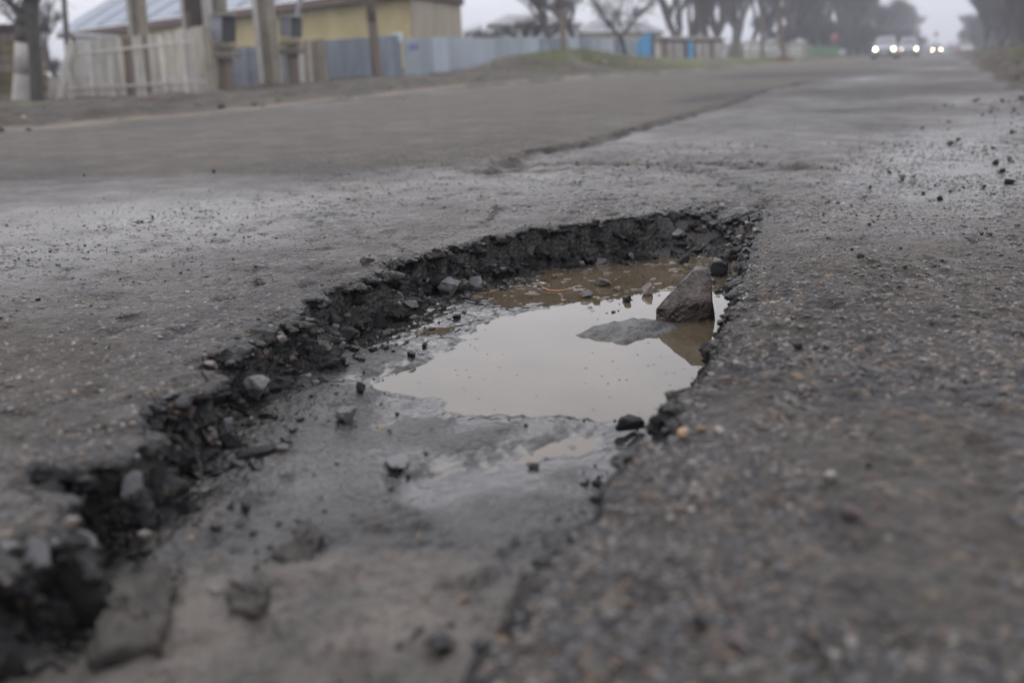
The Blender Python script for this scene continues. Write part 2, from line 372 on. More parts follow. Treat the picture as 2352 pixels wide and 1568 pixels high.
z[near] += (zz+pits)*(1-.6*calm_)
stone_id[near] = np.where(h2 > h1, (c2*13.7) % 1, (c1*7.3) % 1); stone_h[near] = np.clip(np.maximum(sm(.05,.4,h1)*.8, sm(.05,.3,h2)), 0, 1)*np.clip(amp+.1,0,1)
tar = np.zeros(x.shape); mudm = np.zeros(x.shape); wet = np.zeros(x.shape); dust = np.zeros(x.shape)
ex = np.interp(y, EDGE[:,1], EDGE[:,0], left=-1.7, right=-1.9)
jag = fbm2(x*7, y*7, 4, 8)*.12
left_lane = sm(.02, -.02, x+jag*.5-ex)*sm(EDGE[0,1]-.25, EDGE[0,1]+.4, y)
z += left_lane*.026*sm(24, 14, y)
for poly, hw, dep in CR:
    yy0, yy1 = poly[:,1].min()-.6, poly[:,1].max()+.6
    sel = np.nonzero((y > yy0) & (y < yy1) & (x < poly[:,0].max()+.6) & (x > poly[:,0].min()-.6))[0]
    xs, ys = x[sel], y[sel]
    d = pdist(xs+fbm2(xs*12,ys*12,4,9)*min(.11,hw*5), ys+fbm2(xs*12,ys*12,4,10)*min(.11,hw*5), poly)
    k = np.exp(-(d/hw)**2)*np.clip(.7+1.6*fbm2(xs*9, ys*9, 3, 12), 0, 1.2)
    z[sel] -= k*dep; tar[sel] = np.maximum(tar[sel], np.clip(k*1.7-.1,0,1)*.9)  # tar here also paints the shadow line along the patch-edge step
# patches of hollow further down the road
for (px,py,rx,ry,dep) in ((1750,171,.9,1.1,.05),(1845,169,1.0,1.3,.05),(1660,226,.3,.45,.03),(2010,172,.5,2.2,.03),(1930,240,.3,.9,.01)):
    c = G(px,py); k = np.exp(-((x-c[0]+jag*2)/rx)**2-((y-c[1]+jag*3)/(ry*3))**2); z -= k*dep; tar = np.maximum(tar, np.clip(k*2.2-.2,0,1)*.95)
# rounded, crumbling lip; softer on the right-hand side and at the far end
lip_r = sm(-.55, -.3, x)
z -= np.where(sd_ > -9, np.exp(-np.clip(-sd_,0,1)/(.010+.030*lip_r))*(.004+.014*lip_r), 0)
far_end = sm(2.45, 2.8, y)*sm(-.75,-.5,x)
run = .010 + .010*lip_r + .16*far_end
ins = sd_ > 0
ii = np.nonzero(sd_ > -.001)[0]
fz = floor_h(x[ii], y[ii]); t_ = sm(0, 1, np.clip((sd_[ii])/run[ii], 0, 1))
z[ii] = z[ii]*(1-t_)*1 + fz*t_ + (1-t_)*t_*fbm2(x[ii]*60,y[ii]*60,3,77)*.03
mudm[ii] = sm(.5, 1, t_)
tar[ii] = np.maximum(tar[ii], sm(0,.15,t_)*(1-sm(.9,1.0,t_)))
tar[ii] = np.maximum(tar[ii], sm(.075,.0,sd_[ii]+.03*fbm2(x[ii]*15,y[ii]*15,3,78))*.75*(1-lip_r[ii]))  # shade painted into the floor colour along the foot of the broken face
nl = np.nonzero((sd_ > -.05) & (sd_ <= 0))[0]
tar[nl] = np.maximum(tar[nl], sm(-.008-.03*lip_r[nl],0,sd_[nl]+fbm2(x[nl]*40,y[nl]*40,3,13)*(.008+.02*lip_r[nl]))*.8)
# wetness and dust
def blob(px,py,rx,ry): c = G(px,py); return np.exp(-((x-c[0]+jag)/rx)**2-((y-c[1]+jag*2)/ry)**2)
wet = .38 + .62*fbm2(x*.9, y*.5, 3, 15)
wet += .62*blob(2200,375,.30,1.0)+.3*blob(2230,330,.3,1.6)+.35*blob(2000,520,.4,.5)+.22*blob(350,490,.9,.5)+.15*blob(1100,420,.8,.5)+.25*blob(2250,260,.5,3)
drym = np.where(sd_ > 0, sm(.028,.05,z-ZW)*sm(1.0,.75,y), 0)
hw_ = np.abs(z-ZW-.002); film = np.where(sd_ > 0, sm(.012,.002,hw_), 0)
wet = np.where(sd_ > 0, np.clip(.80-.25*drym+.6*film+.3*fbm2(x*7,y*7,3,79),0,1), wet)
dl = x-left_edge(y)
dust = left_lane*.8 + sm(1.0,.0,np.abs(dl-2.0)-.6)*.25 + .25*sm(-.2,.6,fbm2(x*1.2,y*1.2,4,16)*1.5)
dust = np.maximum(dust, sm(-1.6,-2.6,x+jag*3)*.8*sm(2.1,3.6,y+fbm2(x*1.6,y*1.6,4,17)*1.6))
dust -= blob(350,470,1.2,.55)*.9+blob(1100,410,.9,.6)*.6
dust += np.exp(-((dl-1.05+jag*2)/.22)**2)*.9 + np.exp(-((dl-.05)/.14)**2)*.9
dust -= np.exp(-((dl-.5+jag)/.35)**2)*.6
dust = np.clip(dust,0,1)*(1-sm(-.05,.05,sd_))
wet = np.clip(wet-.65*dust,0,1)
V = np.stack([x,y,z],1)
idx = np.arange(nx*ny).reshape(ny,nx)
F = np.stack([idx[:-1,:-1],idx[:-1,1:],idx[1:,1:],idx[1:,:-1]],-1).reshape(-1,4)
me = mesh_np('road', V, F, ROADM, True)
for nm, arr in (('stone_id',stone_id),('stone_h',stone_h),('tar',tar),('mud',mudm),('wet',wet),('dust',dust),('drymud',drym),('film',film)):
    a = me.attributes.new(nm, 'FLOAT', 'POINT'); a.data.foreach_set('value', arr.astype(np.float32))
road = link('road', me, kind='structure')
_gxi = (gx, gy, z.reshape(ny,nx))
def road_z(px_, py_):
    i = np.clip(np.searchsorted(gx, px_)-1, 0, nx-2); j = np.clip(np.searchsorted(gy, py_)-1, 0, ny-2)
    return float(max(_gxi[2][j,i], _gxi[2][j,i+1], _gxi[2][j+1,i], _gxi[2][j+1,i+1]))

# ------------------------------------------------------------------ broken face of the hole
cut = rim; nr = len(cut); NT = 34
tt = np.linspace(0,1,NT)[None,:]; zr = np.array([road_z(a,b_) for a,b_ in cut-inn*.006])
fa = floor_h(cut[:,0]+inn[:,0]*.05, cut[:,1]+inn[:,1]*.05); fz = np.minimum(fa-.012, -.03)
lipr = sm(-.55,-.3,cut[:,0]); fe = sm(2.45,2.8,cut[:,1])*sm(-.75,-.5,cut[:,0])
slope = .040+.036*fbm2(cut[:,0]*6,cut[:,1]*6,2,40)-.02*lipr + .15*fe
lipamp = np.clip(.013+.020*fbm2(cut[:,0]*9,cut[:,1]*9,3,44),.002,.024)*(1-.6*lipr)
off = slope[:,None]*tt**1.6 + .004*(tt>0) + lipamp[:,None]*np.exp(-((tt-.10)/.09)**2)*(tt>0) - .004*np.exp(-((tt-.38)/.15)**2)*(tt>0)
wx = cut[:,0,None]+inn[:,0,None]*off; wy = cut[:,1,None]+inn[:,1,None]*off; wz = (zr[:,None]-.001)*(1-tt)+fz[:,None]*tt
q1, k1 = worley3(wx*24, wy*24, wz*30, 50); q2, k2 = worley3(wx*70, wy*70, wz*80, 51)
dis = (k1-.45)*.050*(1-q1*.35) + (k2-.5)*.016 - q1*.014 - q2*.006 + vn3(wx*18,wy*18,wz*22,52)*.028
env = np.clip(tt/.10,0,1)
dis = dis*env
wx = wx+inn[:,0,None]*dis; wy = wy+inn[:,1,None]*dis; wz = wz + vn3(wx*60,wy*60,wz*60,53)*.008*env
Vw = np.stack([wx,wy,wz],-1).reshape(-1,3); iw = np.arange(nr*NT).reshape(nr,NT); i2 = np.roll(iw,-1,0)
Fw = np.stack([iw[:,:-1],i2[:,:-1],i2[:,1:],iw[:,1:]],-1).reshape(-1,4)
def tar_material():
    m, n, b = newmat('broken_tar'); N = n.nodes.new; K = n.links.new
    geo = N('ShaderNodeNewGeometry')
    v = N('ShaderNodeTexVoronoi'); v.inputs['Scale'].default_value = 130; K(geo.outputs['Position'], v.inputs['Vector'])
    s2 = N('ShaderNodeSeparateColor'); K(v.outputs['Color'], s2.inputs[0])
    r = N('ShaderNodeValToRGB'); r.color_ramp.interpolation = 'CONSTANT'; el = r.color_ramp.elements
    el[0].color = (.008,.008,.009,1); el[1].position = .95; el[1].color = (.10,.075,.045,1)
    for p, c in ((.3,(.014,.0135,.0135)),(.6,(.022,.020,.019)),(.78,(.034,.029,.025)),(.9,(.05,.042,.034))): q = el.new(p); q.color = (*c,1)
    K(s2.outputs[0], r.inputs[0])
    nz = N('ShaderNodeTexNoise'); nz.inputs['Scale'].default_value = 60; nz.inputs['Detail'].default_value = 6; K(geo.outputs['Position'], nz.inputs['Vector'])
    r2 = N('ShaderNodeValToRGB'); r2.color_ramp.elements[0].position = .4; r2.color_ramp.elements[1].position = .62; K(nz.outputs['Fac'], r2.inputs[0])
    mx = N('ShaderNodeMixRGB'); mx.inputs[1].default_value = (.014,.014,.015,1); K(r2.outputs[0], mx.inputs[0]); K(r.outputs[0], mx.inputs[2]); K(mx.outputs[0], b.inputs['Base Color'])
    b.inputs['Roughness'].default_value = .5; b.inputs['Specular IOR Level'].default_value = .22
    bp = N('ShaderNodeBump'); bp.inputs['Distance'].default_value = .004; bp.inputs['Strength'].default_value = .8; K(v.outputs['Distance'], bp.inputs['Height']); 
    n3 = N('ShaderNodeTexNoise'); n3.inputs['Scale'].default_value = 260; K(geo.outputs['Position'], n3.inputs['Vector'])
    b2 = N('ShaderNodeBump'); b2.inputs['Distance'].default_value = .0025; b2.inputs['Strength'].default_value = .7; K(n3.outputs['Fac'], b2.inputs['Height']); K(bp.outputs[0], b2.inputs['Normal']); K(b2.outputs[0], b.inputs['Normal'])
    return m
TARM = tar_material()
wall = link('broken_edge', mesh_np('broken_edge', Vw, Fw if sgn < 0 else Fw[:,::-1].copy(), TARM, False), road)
def wall_at(i, t):                                    # point and outward direction on the broken face
    j = int(t*(NT-1)); return np.array([wx[i%nr,j], wy[i%nr,j], wz[i%nr,j]]), inn[i%nr]

# ------------------------------------------------------------------ puddle
def water_material():
    m, n, b = newmat('muddy_water'); N = n.nodes.new; K = n.links.new
    geo = N('ShaderNodeNewGeometry'); nz = N('ShaderNodeTexNoise'); nz.inputs['Scale'].default_value = 7; nz.inputs['Detail'].default_value = 5
    K(geo.outputs['Position'], nz.inputs['Vector']); r = N('ShaderNodeValToRGB'); r.color_ramp.elements[0].color = (.068,.052,.033,1); r.color_ramp.elements[1].color = (.092,.072,.048,1)
    r.color_ramp.elements[0].position = .35; r.color_ramp.elements[1].position = .7
    K(nz.outputs['Fac'], r.inputs[0]); K(r.outputs[0], b.inputs['Base Color']); b.inputs['Roughness'].default_value = .012; b.inputs['IOR'].default_value = 1.42
    n2 = N('ShaderNodeTexNoise'); n2.inputs['Scale'].default_value = 22; n2.inputs['Detail'].default_value = 2; K(geo.outputs['Position'], n2.inputs['Vector'])
    bp = N('ShaderNodeBump'); bp.inputs['Strength'].default_value = .06; bp.inputs['Distance'].default_value = .0010; K(n2.outputs['Fac'], bp.inputs['Height']); K(bp.outputs[0], b.inputs['Normal'])
    return m
WATM = water_material()
wp = rim0.copy(); ctr = wp.mean(0)
link('puddle_water', mesh_np('puddle_water', [(a,b_,ZW) for a,b_ in wp], [list(range(len(wp)))[::(1 if sgn>0 else -1)]], WATM), kind='structure')

mv, mf = [], []
for _ in range(150):
    q = G(random.uniform(1080,1670), random.choice([random.gauss(645,22), random.gauss(600,14), random.gauss(672,10)]), ZW)
    if not inside(np.array([q[0]]), np.array([q[1]]), rim0)[0] or (q[0] > -.62 and q[1] < 2.2): continue
    a, b_ = random.uniform(.004,.017), random.uniform(.003,.009); hh = random.uniform(.0010,.0026); n0 = len(mv); K_ = 14; ph = random.uniform(0,6)
    for k_, (fr, fh) in enumerate(((1.0,-.0006),(.93,.45*hh),(.72,.85*hh))):
        for j in range(K_):
            t = 2*math.pi*j/K_; w_ = 1+.22*math.sin(2*t+ph)+.12*math.sin(5*t+ph*2); mv.append((q[0]+a*fr*w_*math.cos(t), q[1]+b_*1.6*fr*w_*math.sin(t), ZW+fh))
    mv.append((q[0],q[1],ZW+hh))
    for k_ in range(2):
        for j in range(K_): mf.append([n0+k_*K_+j, n0+k_*K_+(j+1)%K_, n0+(k_+1)*K_+(j+1)%K_, n0+(k_+1)*K_+j])
    for j in range(K_): mf.append([n0+2*K_+j, n0+2*K_+(j+1)%K_, n0+3*K_])
sv, sf = [], []
for _ in range(90):
    q = G(random.uniform(960,1640), random.uniform(700,950), ZW+.0004); r_ = random.uniform(.0005,.0016); n0 = len(sv)
    sv += [(q[0]+r_*random.uniform(.7,2.2)*math.cos(t), q[1]+r_*random.uniform(.7,2)*math.sin(t), q[2]) for t in (0,1.05,2.1,3.14,4.2,5.2)]+[(q[0],q[1],q[2]+r_*.5)]; sf += [[n0+j,n0+(j+1)%6,n0+6] for j in range(6)]
link('floating_specks', mesh_np('floating_specks', sv, sf, simple('wet_speck', (.02,.017,.014), (.05,.04,.03), 50, .5, 0)), kind='stuff')
link('meniscus_domes', mesh_np('meniscus_domes', mv, mf, WATM, True), kind='stuff')  # convex water domes, shaped to mirror brighter sky than the flat puddle

# ------------------------------------------------------------------ stones
def hull(seed, n=16, sq=(1,1,.75), rough=0.0, sub=0):
    r = random.Random(seed); bm = bmesh.new()
    for _ in range(n):
        v = Vector((r.gauss(0,1), r.gauss(0,1), r.gauss(0,1))).normalized(); v *= r.uniform(.82,1.0)
        bm.verts.new((v.x*sq[0], v.y*sq[1], v.z*sq[2]))
    res = bmesh.ops.convex_hull(bm, input=bm.verts)
    bmesh.ops.delete(bm, geom=[g for g in res['geom_interior'] if isinstance(g, bmesh.types.BMVert)], context='VERTS')
    if sub:
        bmesh.ops.bevel(bm, geom=list(bm.edges), offset=.035, segments=1, affect='EDGES', clamp_overlap=True)
        bmesh.ops.triangulate(bm, faces=bm.faces)
        bmesh.ops.subdivide_edges(bm, edges=bm.edges, cuts=sub, use_grid_fill=True)
        co = np.array([v.co for v in bm.verts])
        bmesh.ops.triangulate(bm, faces=bm.faces)
        for v, q in zip(bm.verts, vn3(co[:,0]*3+seed, co[:,1]*3, co[:,2]*3, 3)*rough*1.2 + vn3(co[:,0]*8, co[:,1]*8+seed, co[:,2]*8, 4)*rough*.7): v.co *= 1+q
    bmesh.ops.recalc_face_normals(bm, faces=bm.faces)
    me = bpy.data.meshes.new('stone'); bm.to_mesh(me); bm.free(); return me
tarstone = simple('tar_coated_stone', (.008,.008,.009), (.030,.028,.026), 60, .48, .8, bscale=160, bdist=.004, spec=.3)
brownstone = simple('brown_stone', (.04,.032,.027), (.11,.086,.072), 55, .42, .5, bscale=180, bdist=.003)
greystone = simple('grey_stone', (.06,.06,.064), (.15,.145,.145), 60, .45, .5, bscale=200, bdist=.003)
palestone = simple('pale_pebble', (.20,.18,.15), (.33,.30,.255), 50, .5, .3, bscale=200, bdist=.002)
orangestone = simple('ochre_pebble', (.19,.115,.06), (.32,.205,.115), 50, .5, .3, bscale=200, bdist=.002)
pinkstone = simple('reddish_stone', (.065,.045,.042), (.13,.10,.095), 60, .4, .5, bscale=200, bdist=.003)
HM = {}
for mname, mt in (('tar',tarstone),('brown',brownstone),('grey',greystone),('pale',palestone),('orange',orangestone),('pink',pinkstone)):
    HM[mname] = []
    for k in range(7):
        me = hull(100+k, 12+k, (1, .8, .6+.05*k), .30, 2); me.materials.append(mt); HM[mname].append(me)
def put(name, me, loc, size, rot=None, parent=None, sq=None):
    o = bpy.data.objects.new(name, me); COL.objects.link(o); o.location = tuple(loc)
    o.scale = (size,size,size) if sq is None else tuple(size*q for q in sq)
    o.rotation_euler = rot if rot is not None else (random.uniform(-.4,.4), random.uniform(-.4,.4), random.uniform(0,6.28))
    if parent: o.parent = parent
    return o
# stones bedded in the broken face (parts of the road)
vis = [i for i in range(nr) if inn[i]@np.array([-FH[0],-FH[1]]) > -.25 or cut[i,1] > 2.3]
nst = 0
for k in range(285):
    i = random.choice(vis); t = random.uniform(.12,1.0); p, nn = wall_at(i, t)
    s_ = random.choice([.007,.008,.009,.011,.013,.016,.020,.026]) * (1.25 if t > .75 else 1)
    kind = random.choices(['tar','brown','grey','pink','orange'], [70,13,11,6,0])[0]
    p = p + np.array([nn[0],nn[1],0])*s_*.25
    o = put('stone', random.choice(HM[kind]), p, s_, (random.uniform(0,6),)*3, wall); nst += 1
# fine rubble: crumbs of tar and grit strewn over floor, foot of the face and lip (uncountable)
def scatter(name, n, gen, mats, wts, smin, smax, parent=None, npts=9, power=2.2):
    base = []
    for k in range(8):
        me = hull(300+k, npts, (1,.85,.6)); v = np.array([q.co[:] for q in me.vertices]); f = [list(p.vertices) for p in me.polygons]; base.append((v,f)); bpy.data.meshes.remove(me)
    VV, FF, MI = [], [], []; c = 0
    for _ in range(n):
        g = gen()
        if g is None: continue
        v, f = random.choice(base); s_ = smin+(smax-smin)*random.random()**power
        a = random.uniform(0,6.28); ca, sa = math.cos(a), math.sin(a); b_ = random.uniform(-.6,.6); cb, sb = math.cos(b_), math.sin(b_)
        R_ = np.array([[ca,-sa,0],[sa,ca,0],[0,0,1]]) @ np.array([[1,0,0],[0,cb,-sb],[0,sb,cb]])
        VV.append((v*s_)@R_.T + np.array(g) + np.array([0,0,s_*.15])); FF += [[j+c for j in q] for q in f]; c += len(v)
        MI += [random.choices(range(len(mats)), wts)[0]]*len(f)
    me = mesh_np(name, np.concatenate(VV), FF)
    for q in mats: me.materials.append(q)
    me.polygons.foreach_set('material_index', MI)
    return link(name, me, parent, kind='stuff')
def g_foot():
    i = random.choice(vis); d = abs(random.gauss(0,.045))+.03+slope[i]*.6; p = cut[i]+inn[i]*d
    return (p[0],p[1],road_z(p[0],p[1]))
def g_floor():
    x_ = random.uniform(-1.1,-.25); y_ = random.uniform(.5,2.9); zf = road_z(x_,y_)
    if zf > -.03 or zf < ZW-.006: return None
    if vn2(np.array([x_*9]),np.array([y_*9]),5)[0] < -.08: return None
    return (x_,y_,zf)
def g_face():
    i = random.choice(vis); p, nn = wall_at(i, random.random()); return (p[0]+nn[0]*.002,p[1]+nn[1]*.002,p[2])
def g_lip():
    i = random.randrange(nr); d = -abs(random.gauss(0,.03)); p = cut[i]+inn[i]*d; return (p[0],p[1],road_z(p[0],p[1]))
scatter('rubble', 750, g_foot, [tarstone,brownstone], [90,10], .002, .015, npts=14, power=2.6)
scatter('grit', 1900, g_floor, [tarstone,brownstone,greystone,orangestone], [62,22,12,4], .001, .006, power=3)
scatter('loose_tar', 1700, g_face, [tarstone,brownstone,greystone,orangestone], [88,7,4,1], .002, .014, wall, npts=13)
_rp = [tuple(q) for q in rim0]
def sd_pt(a, b_):
    r = False; n = len(_rp)
    for i in range(n):
        x0,y0 = _rp[i]; x1,y1 = _rp[(i+1)%n]
        if (y0 > b_) != (y1 > b_) and a < (x1-x0)*(b_-y0)/(y1-y0)+x0: r = not r
    return r

def g_far():
    q = G(random.uniform(1060,1680), random.gauss(630,32), ZW)
    if not inside(np.array([q[0]]), np.array([q[1]]), rim0)[0] or (q[0] > -.55 and q[1] < 2.25): return None
    return (q[0],q[1],ZW-.001)
def g_end():
    q = G(random.uniform(1540,1770), random.uniform(476,570))
    if not sd_pt(q[0],q[1]): return None
    return (q[0],q[1],road_z(q[0],q[1]))
scatter('rubble', 700, g_end, [tarstone,brownstone,greystone], [72,20,8], .004, .026, npts=16, power=2.4)
scatter('wet_crumbs', 260, g_far, [tarstone,brownstone], [80,20], .0015, .008, npts=14, power=2.2)
scatter('lip_crumbs', 520, g_lip, [tarstone,greystone,brownstone], [60,22,18], .001, .005)
# grit over the bare road right of the hole and along the verge
def g_road():
    y_ = random.uniform(.4,3.5)**1.0; x_ = random.uniform(-.3, .62)
    if sd_pt(x_,y_): return None
    return (x_,y_,road_z(x_,y_)-.0008)
pebm = [simple('aggregate_dark', (.016,.016,.018), (.042,.039,.039), 60, .42, .3, bscale=250, bdist=.001), simple('aggregate_grey', (.038,.038,.041), (.080,.077,.076), 60, .42, .3, bscale=250, bdist=.001),
        simple('aggregate_brown', (.052,.040,.030), (.105,.080,.060), 60, .42, .3, bscale=250, bdist=.001), simple('aggregate_pale', (.12,.105,.088), (.21,.19,.165), 60, .45, .2, bscale=250, bdist=.001),
        simple('aggregate_rust', (.085,.052,.034), (.14,.092,.062), 60, .45, .2, bscale=250, bdist=.001)]
def bedded(name, n, gen, wts, smin, smax):
    base = []
    for k in range(10):
        me = hull(700+k, 18, (1,.8,.42)); v = np.array([q.co[:] for q in me.vertices]); f = [list(p.vertices) for p in me.polygons]; base.append((v,f)); bpy.data.meshes.remove(me)
    VV, FF, MI = [], [], []; c = 0
    for _ in range(n):
        g = gen()
        if g is None: continue
        v, f = random.choice(base); s_ = smin+(smax-smin)*random.random()**2.2; a = random.uniform(0,6.28); ca, sa = math.cos(a), math.sin(a); tx, ty = random.gauss(0,.22), random.gauss(0,.22)
        q = v*s_; w = np.stack([q[:,0]*ca-q[:,1]*sa, q[:,0]*sa+q[:,1]*ca, q[:,2]+tx*q[:,0]+ty*q[:,1]],1) + np.array([g[0],g[1],g[2]-s_*random.uniform(.06,.30)])
        VV.append(w); FF += [[j+c for j in qq] for qq in f]; c += len(v); MI += [random.choices(range(5), wts)[0]]*len(f)
    me = mesh_np(name, np.concatenate(VV), FF)
    for q in pebm: me.materials.append(q)
    me.polygons.foreach_set('material_index', MI); return link(name, me, road, kind='stuff')
def g_bed(x0, x1, y0, y1, cut_):
    def g():
        y_ = y0*(y1/y0)**random.random(); x_ = random.uniform(x0, x1)
        if y_ < 3.1 and sd_pt(x_,y_): return None
        if vn2(np.array([x_*5]),np.array([y_*3.5]),91)[0] + .5*vn2(np.array([x_*15]),np.array([y_*11]),92)[0] < cut_: return None
        return (x_,y_,road_z(x_,y_))
    return g
bedded('aggregate', 27000, g_bed(-.35,.72,.42,5.5,-.34), [34,28,27,6,5], .0028, .0078)
bedded('aggregate', 17000, g_bed(-2.6,-.75,.5,6.0,-.30), [40,26,26,4,4], .0025, .0072)
bedded('aggregate', 6000, g_bed(-1.3,.4,2.6,6.5,-.1), [38,30,20,9,3], .004, .011)

def g_roadl():
    x_ = random.uniform(-2.6,-.7); y_ = random.uniform(.5,4.5)
    if sd_pt(x_,y_): return None
    return (x_,y_,road_z(x_,y_)-.0012)
scatter('road_grit', 900, g_roadl, [tarstone,brownstone,greystone,palestone], [40,36,22,2], .001, .0042, power=2.5)

def loose(px, py, w, kind, label, cat='stone', name='stone', sq=(1,.85,.8), z0=None, group=None, k=0, rz=None):
    """a stone whose foot is seen at px, py and which is w photo units wide"""
    b_ = G(px, py, 0)
    for _ in range(4): b_ = G(px, py, max(road_z(b_[0],b_[1]), z0 if z0 is not None else -9))
    D = float(np.dot(b_-np.array([0,0,H]), FW)); s_ = w/S*D/2
    s_ *= 1.12; c = b_ + FH*s_*.7; zc = max(road_z(c[0],c[1]), z0 if z0 is not None else -9)
    o = put(name, HM[kind][k%7], (c[0],c[1],zc+s_*sq[2]*.5), s_, (random.uniform(-.2,.2),random.uniform(-.2,.2),rz if rz is not None else random.uniform(0,6.28)), None, sq)
    return tag(o, label, cat, group)
SRC = [
 (2076,418,28,'tar','rounded dark grey stone alone on the shiny wet road, biggest there'),
 (2101,408,13,'tar','small dark stone just behind the rounded dark grey one on wet road'),
 (2046,400,15,'tar','flat dark crumb left behind the rounded dark grey stone on wet road'),
 (1981,594,29,'tar','dark pyramid-shaped stone on bare aggregate right of the pothole end'),
 (1958,575,10,'tar','tiny dark crumb left of the dark pyramid-shaped stone'),
 (2071,572,13,'brown','small brown upright pebble right of the dark pyramid-shaped stone'),
 (2162,458,17,'tar','dark angular crumb midway between rounded dark stone and brown twin lump'),
 (2258,541,20,'brown','left lump of the brown earthy twin lump on wet road'),
 (2276,541,18,'brown','right lump of the brown earthy twin lump on wet road'),
 (2340,520,15,'brown','small brown crumb at the frame edge above the twin lump'),
 (2142,745,27,'brown','round brown pebble standing out on road right of pothole'),
 (1836,803,29,'tar','round black pebble on the road nearest the flooded pothole edge'),
 (1811,740,15,'pale','small white round pebble set in the road behind the black pebble'),
 (2290,378,19,'tar','black crumb of tar in the cluster on the shiny wet patch, farther left'),
 (2321,374,24,'tar','black tar lump at the back of the cluster on the shiny wet patch'),
 (2308,398,26,'tar','low flat black tar lump in the middle of the wet patch cluster'),
 (2322,424,26,'tar','squarish black tar lump at the front of the wet patch cluster'),
 (2262,433,14,'tar','black crumb in front of the tar cluster on the wet patch'),
 (2000,433,13,'tar','dark crumb left below the rounded dark grey stone on wet road'),
 (2150,425,10,'tar','tiny black crumb right of the rounded dark grey stone'),
 (2122,446,10,'tar','tiny dark crumb in front of the rounded dark grey stone'),
 (2183,443,10,'tar','tiny black crumb behind the dark angular crumb on wet road'),
 (1572,1012,42,'orange','orange-ochre pebble set in the near lip of the pothole'),
 (1612,990,26,'orange','small ochre pebble beside the orange one on near pothole lip'),
 (1655,1000,34,'pale','pale blurred pebble right of the orange pebble on the lip'),
 (1066,1386,26,'orange','pale ochre pebble on the mud floor in the near part of pothole'),
 (1910,1110,36,'pale','pale pebble bedded in road near right foreground'),
 (1998,1076,18,'tar','dark blurred crumb on the road behind the pale foreground pebble'),
 (1700,1500,64,'pink','pinkish flat stone bedded in road at the front right'),
 (1608,1455,50,'tar','black blurred stone left of the pinkish flat foreground stone'),
 (1960,1200,56,'pink','pinkish stone bedded in road in the right foreground'),
 (1645,890,20,'tar','dark crumb low on the right shoulder of the pothole'),
 (960,1228,14,'orange','small ochre pebble on the mud floor left of the near lip'),
 (490,397,12,'tar','small black crumb on the dry brownish left lane'),
 (192,405,9,'tar','tiny black crumb on the left lane near the frame side'),
 (1392,158,17,'pale','x'),
]
for k, (px,py,w,kind,lab) in enumerate(SRC[:-1]): loose(px,py,w,kind,lab,'stone' if w > 15 else 'pebble','stone' if w > 15 else 'pebble',sq=(1,.85,.85),k=k)
# in the hole
INH = [
 (1656,640,92,'tar','black undercut tar chunk jammed under the right lip behind the rock','tar chunk'),
 (1453,1006,84,'tar','jagged black tar chunk at the near right corner of the puddle','tar chunk'),
 (1446,1062,30,'tar','small black lump on the near lip just in front of jagged tar chunk','tar chunk'),
 (790,974,62,'grey','dark grey angular stone on the mud left of the puddle','stone'),
 (826,902,42,'tar','black lump on the mud beside the puddle tip','tar chunk'),
 (895,996,16,'tar','small black pointed crumb on smooth mud left of the puddle','pebble'),
 (905,1084,112,'grey','low rounded grey stone half sunk in mud beside the small strip puddle','stone'),
 (1224,1076,32,'grey','small grey stone at the edge of the small strip puddle','stone'),
 (1350,690,40,'grey','small flat stone standing in the far water with its reflection','stone'),
 (1095,672,62,'grey','pale triangular stone at the foot of the broken edge','stone'),
 (1030,684,76,'grey','long flat grey stone leaning at the foot of the broken edge','stone'),
 (1492,570,50,'pink','round reddish stone bedded at the far water edge','stone'),
 (1420,560,30,'pink','small reddish stone left of the round reddish stone','stone'),
 (1384,552,46,'brown','angular brown stone bedded under the far rim','stone'),
 (1440,580,36,'tar','black stone at far water edge left below round reddish stone','stone'),
 (1575,572,40,'tar','black stone at far water edge right of round reddish stone','stone'),
 (1638,548,34,'brown','brownish stone in the rubble at the far right corner','stone'),
 (975,800,22,'tar','small dark pebble at the left waterline','pebble'),
 (870,760,60,'tar','dark block fallen at the foot of the left broken edge','tar chunk'),
 (780,790,80,'tar','large dark fallen block below the left broken edge','tar chunk'),
 (950,715,60,'tar','dark angular stone among the rubble below the broken edge','stone'),
 (560,915,110,'tar','big grey-black tar block leaning on the left face of the pothole','tar chunk'),
 (395,1150,80,'brown','brown-grey blurred stone at the foot of the dark left face','stone'),
 (560,1180,40,'tar','small dark upright stone on the floor near the dark left face','stone'),
 (330,1245,40,'pale','pale glossy pebble at the foot of the dark left face','pebble'),
 (1575,610,44,'tar','black rubble stone breaking the water below the far rim','stone'),
 (1170,640,46,'tar','dark rock at the base of the rim by the far water','stone'),
 (840,610,40,'brown','tan stone set in the rim of broken edge','stone'),
]
for k, (px,py,w,kind,lab,cat) in enumerate(INH):
    loose(px,py,w,kind,lab,cat,'tar_chunk' if cat == 'tar chunk' else cat, sq=(1,.8,.26 if w > 100 else .85), z0=ZW-.004, k=k+2)
# the rock in the water
def shaped_rock(name, mat, prof, D_, thick, label, cat, seed, base_z, rough=.05, loc_px=None):
    """outline in photo units at depth D_, given body by hulling rings set back along the view's ground direction"""
    pts = []; c0 = P(*prof[0], D_)
    r = random.Random(seed)
    for (px,py,dep) in prof_pts(prof):
        q = PV(px, py, c0); pts.append(q + FH*dep)
    return pts
rock_base = G(1575, 738, ZW)
def RK(px, py, back): q = PV(px, py, rock_base); return q + FH*back
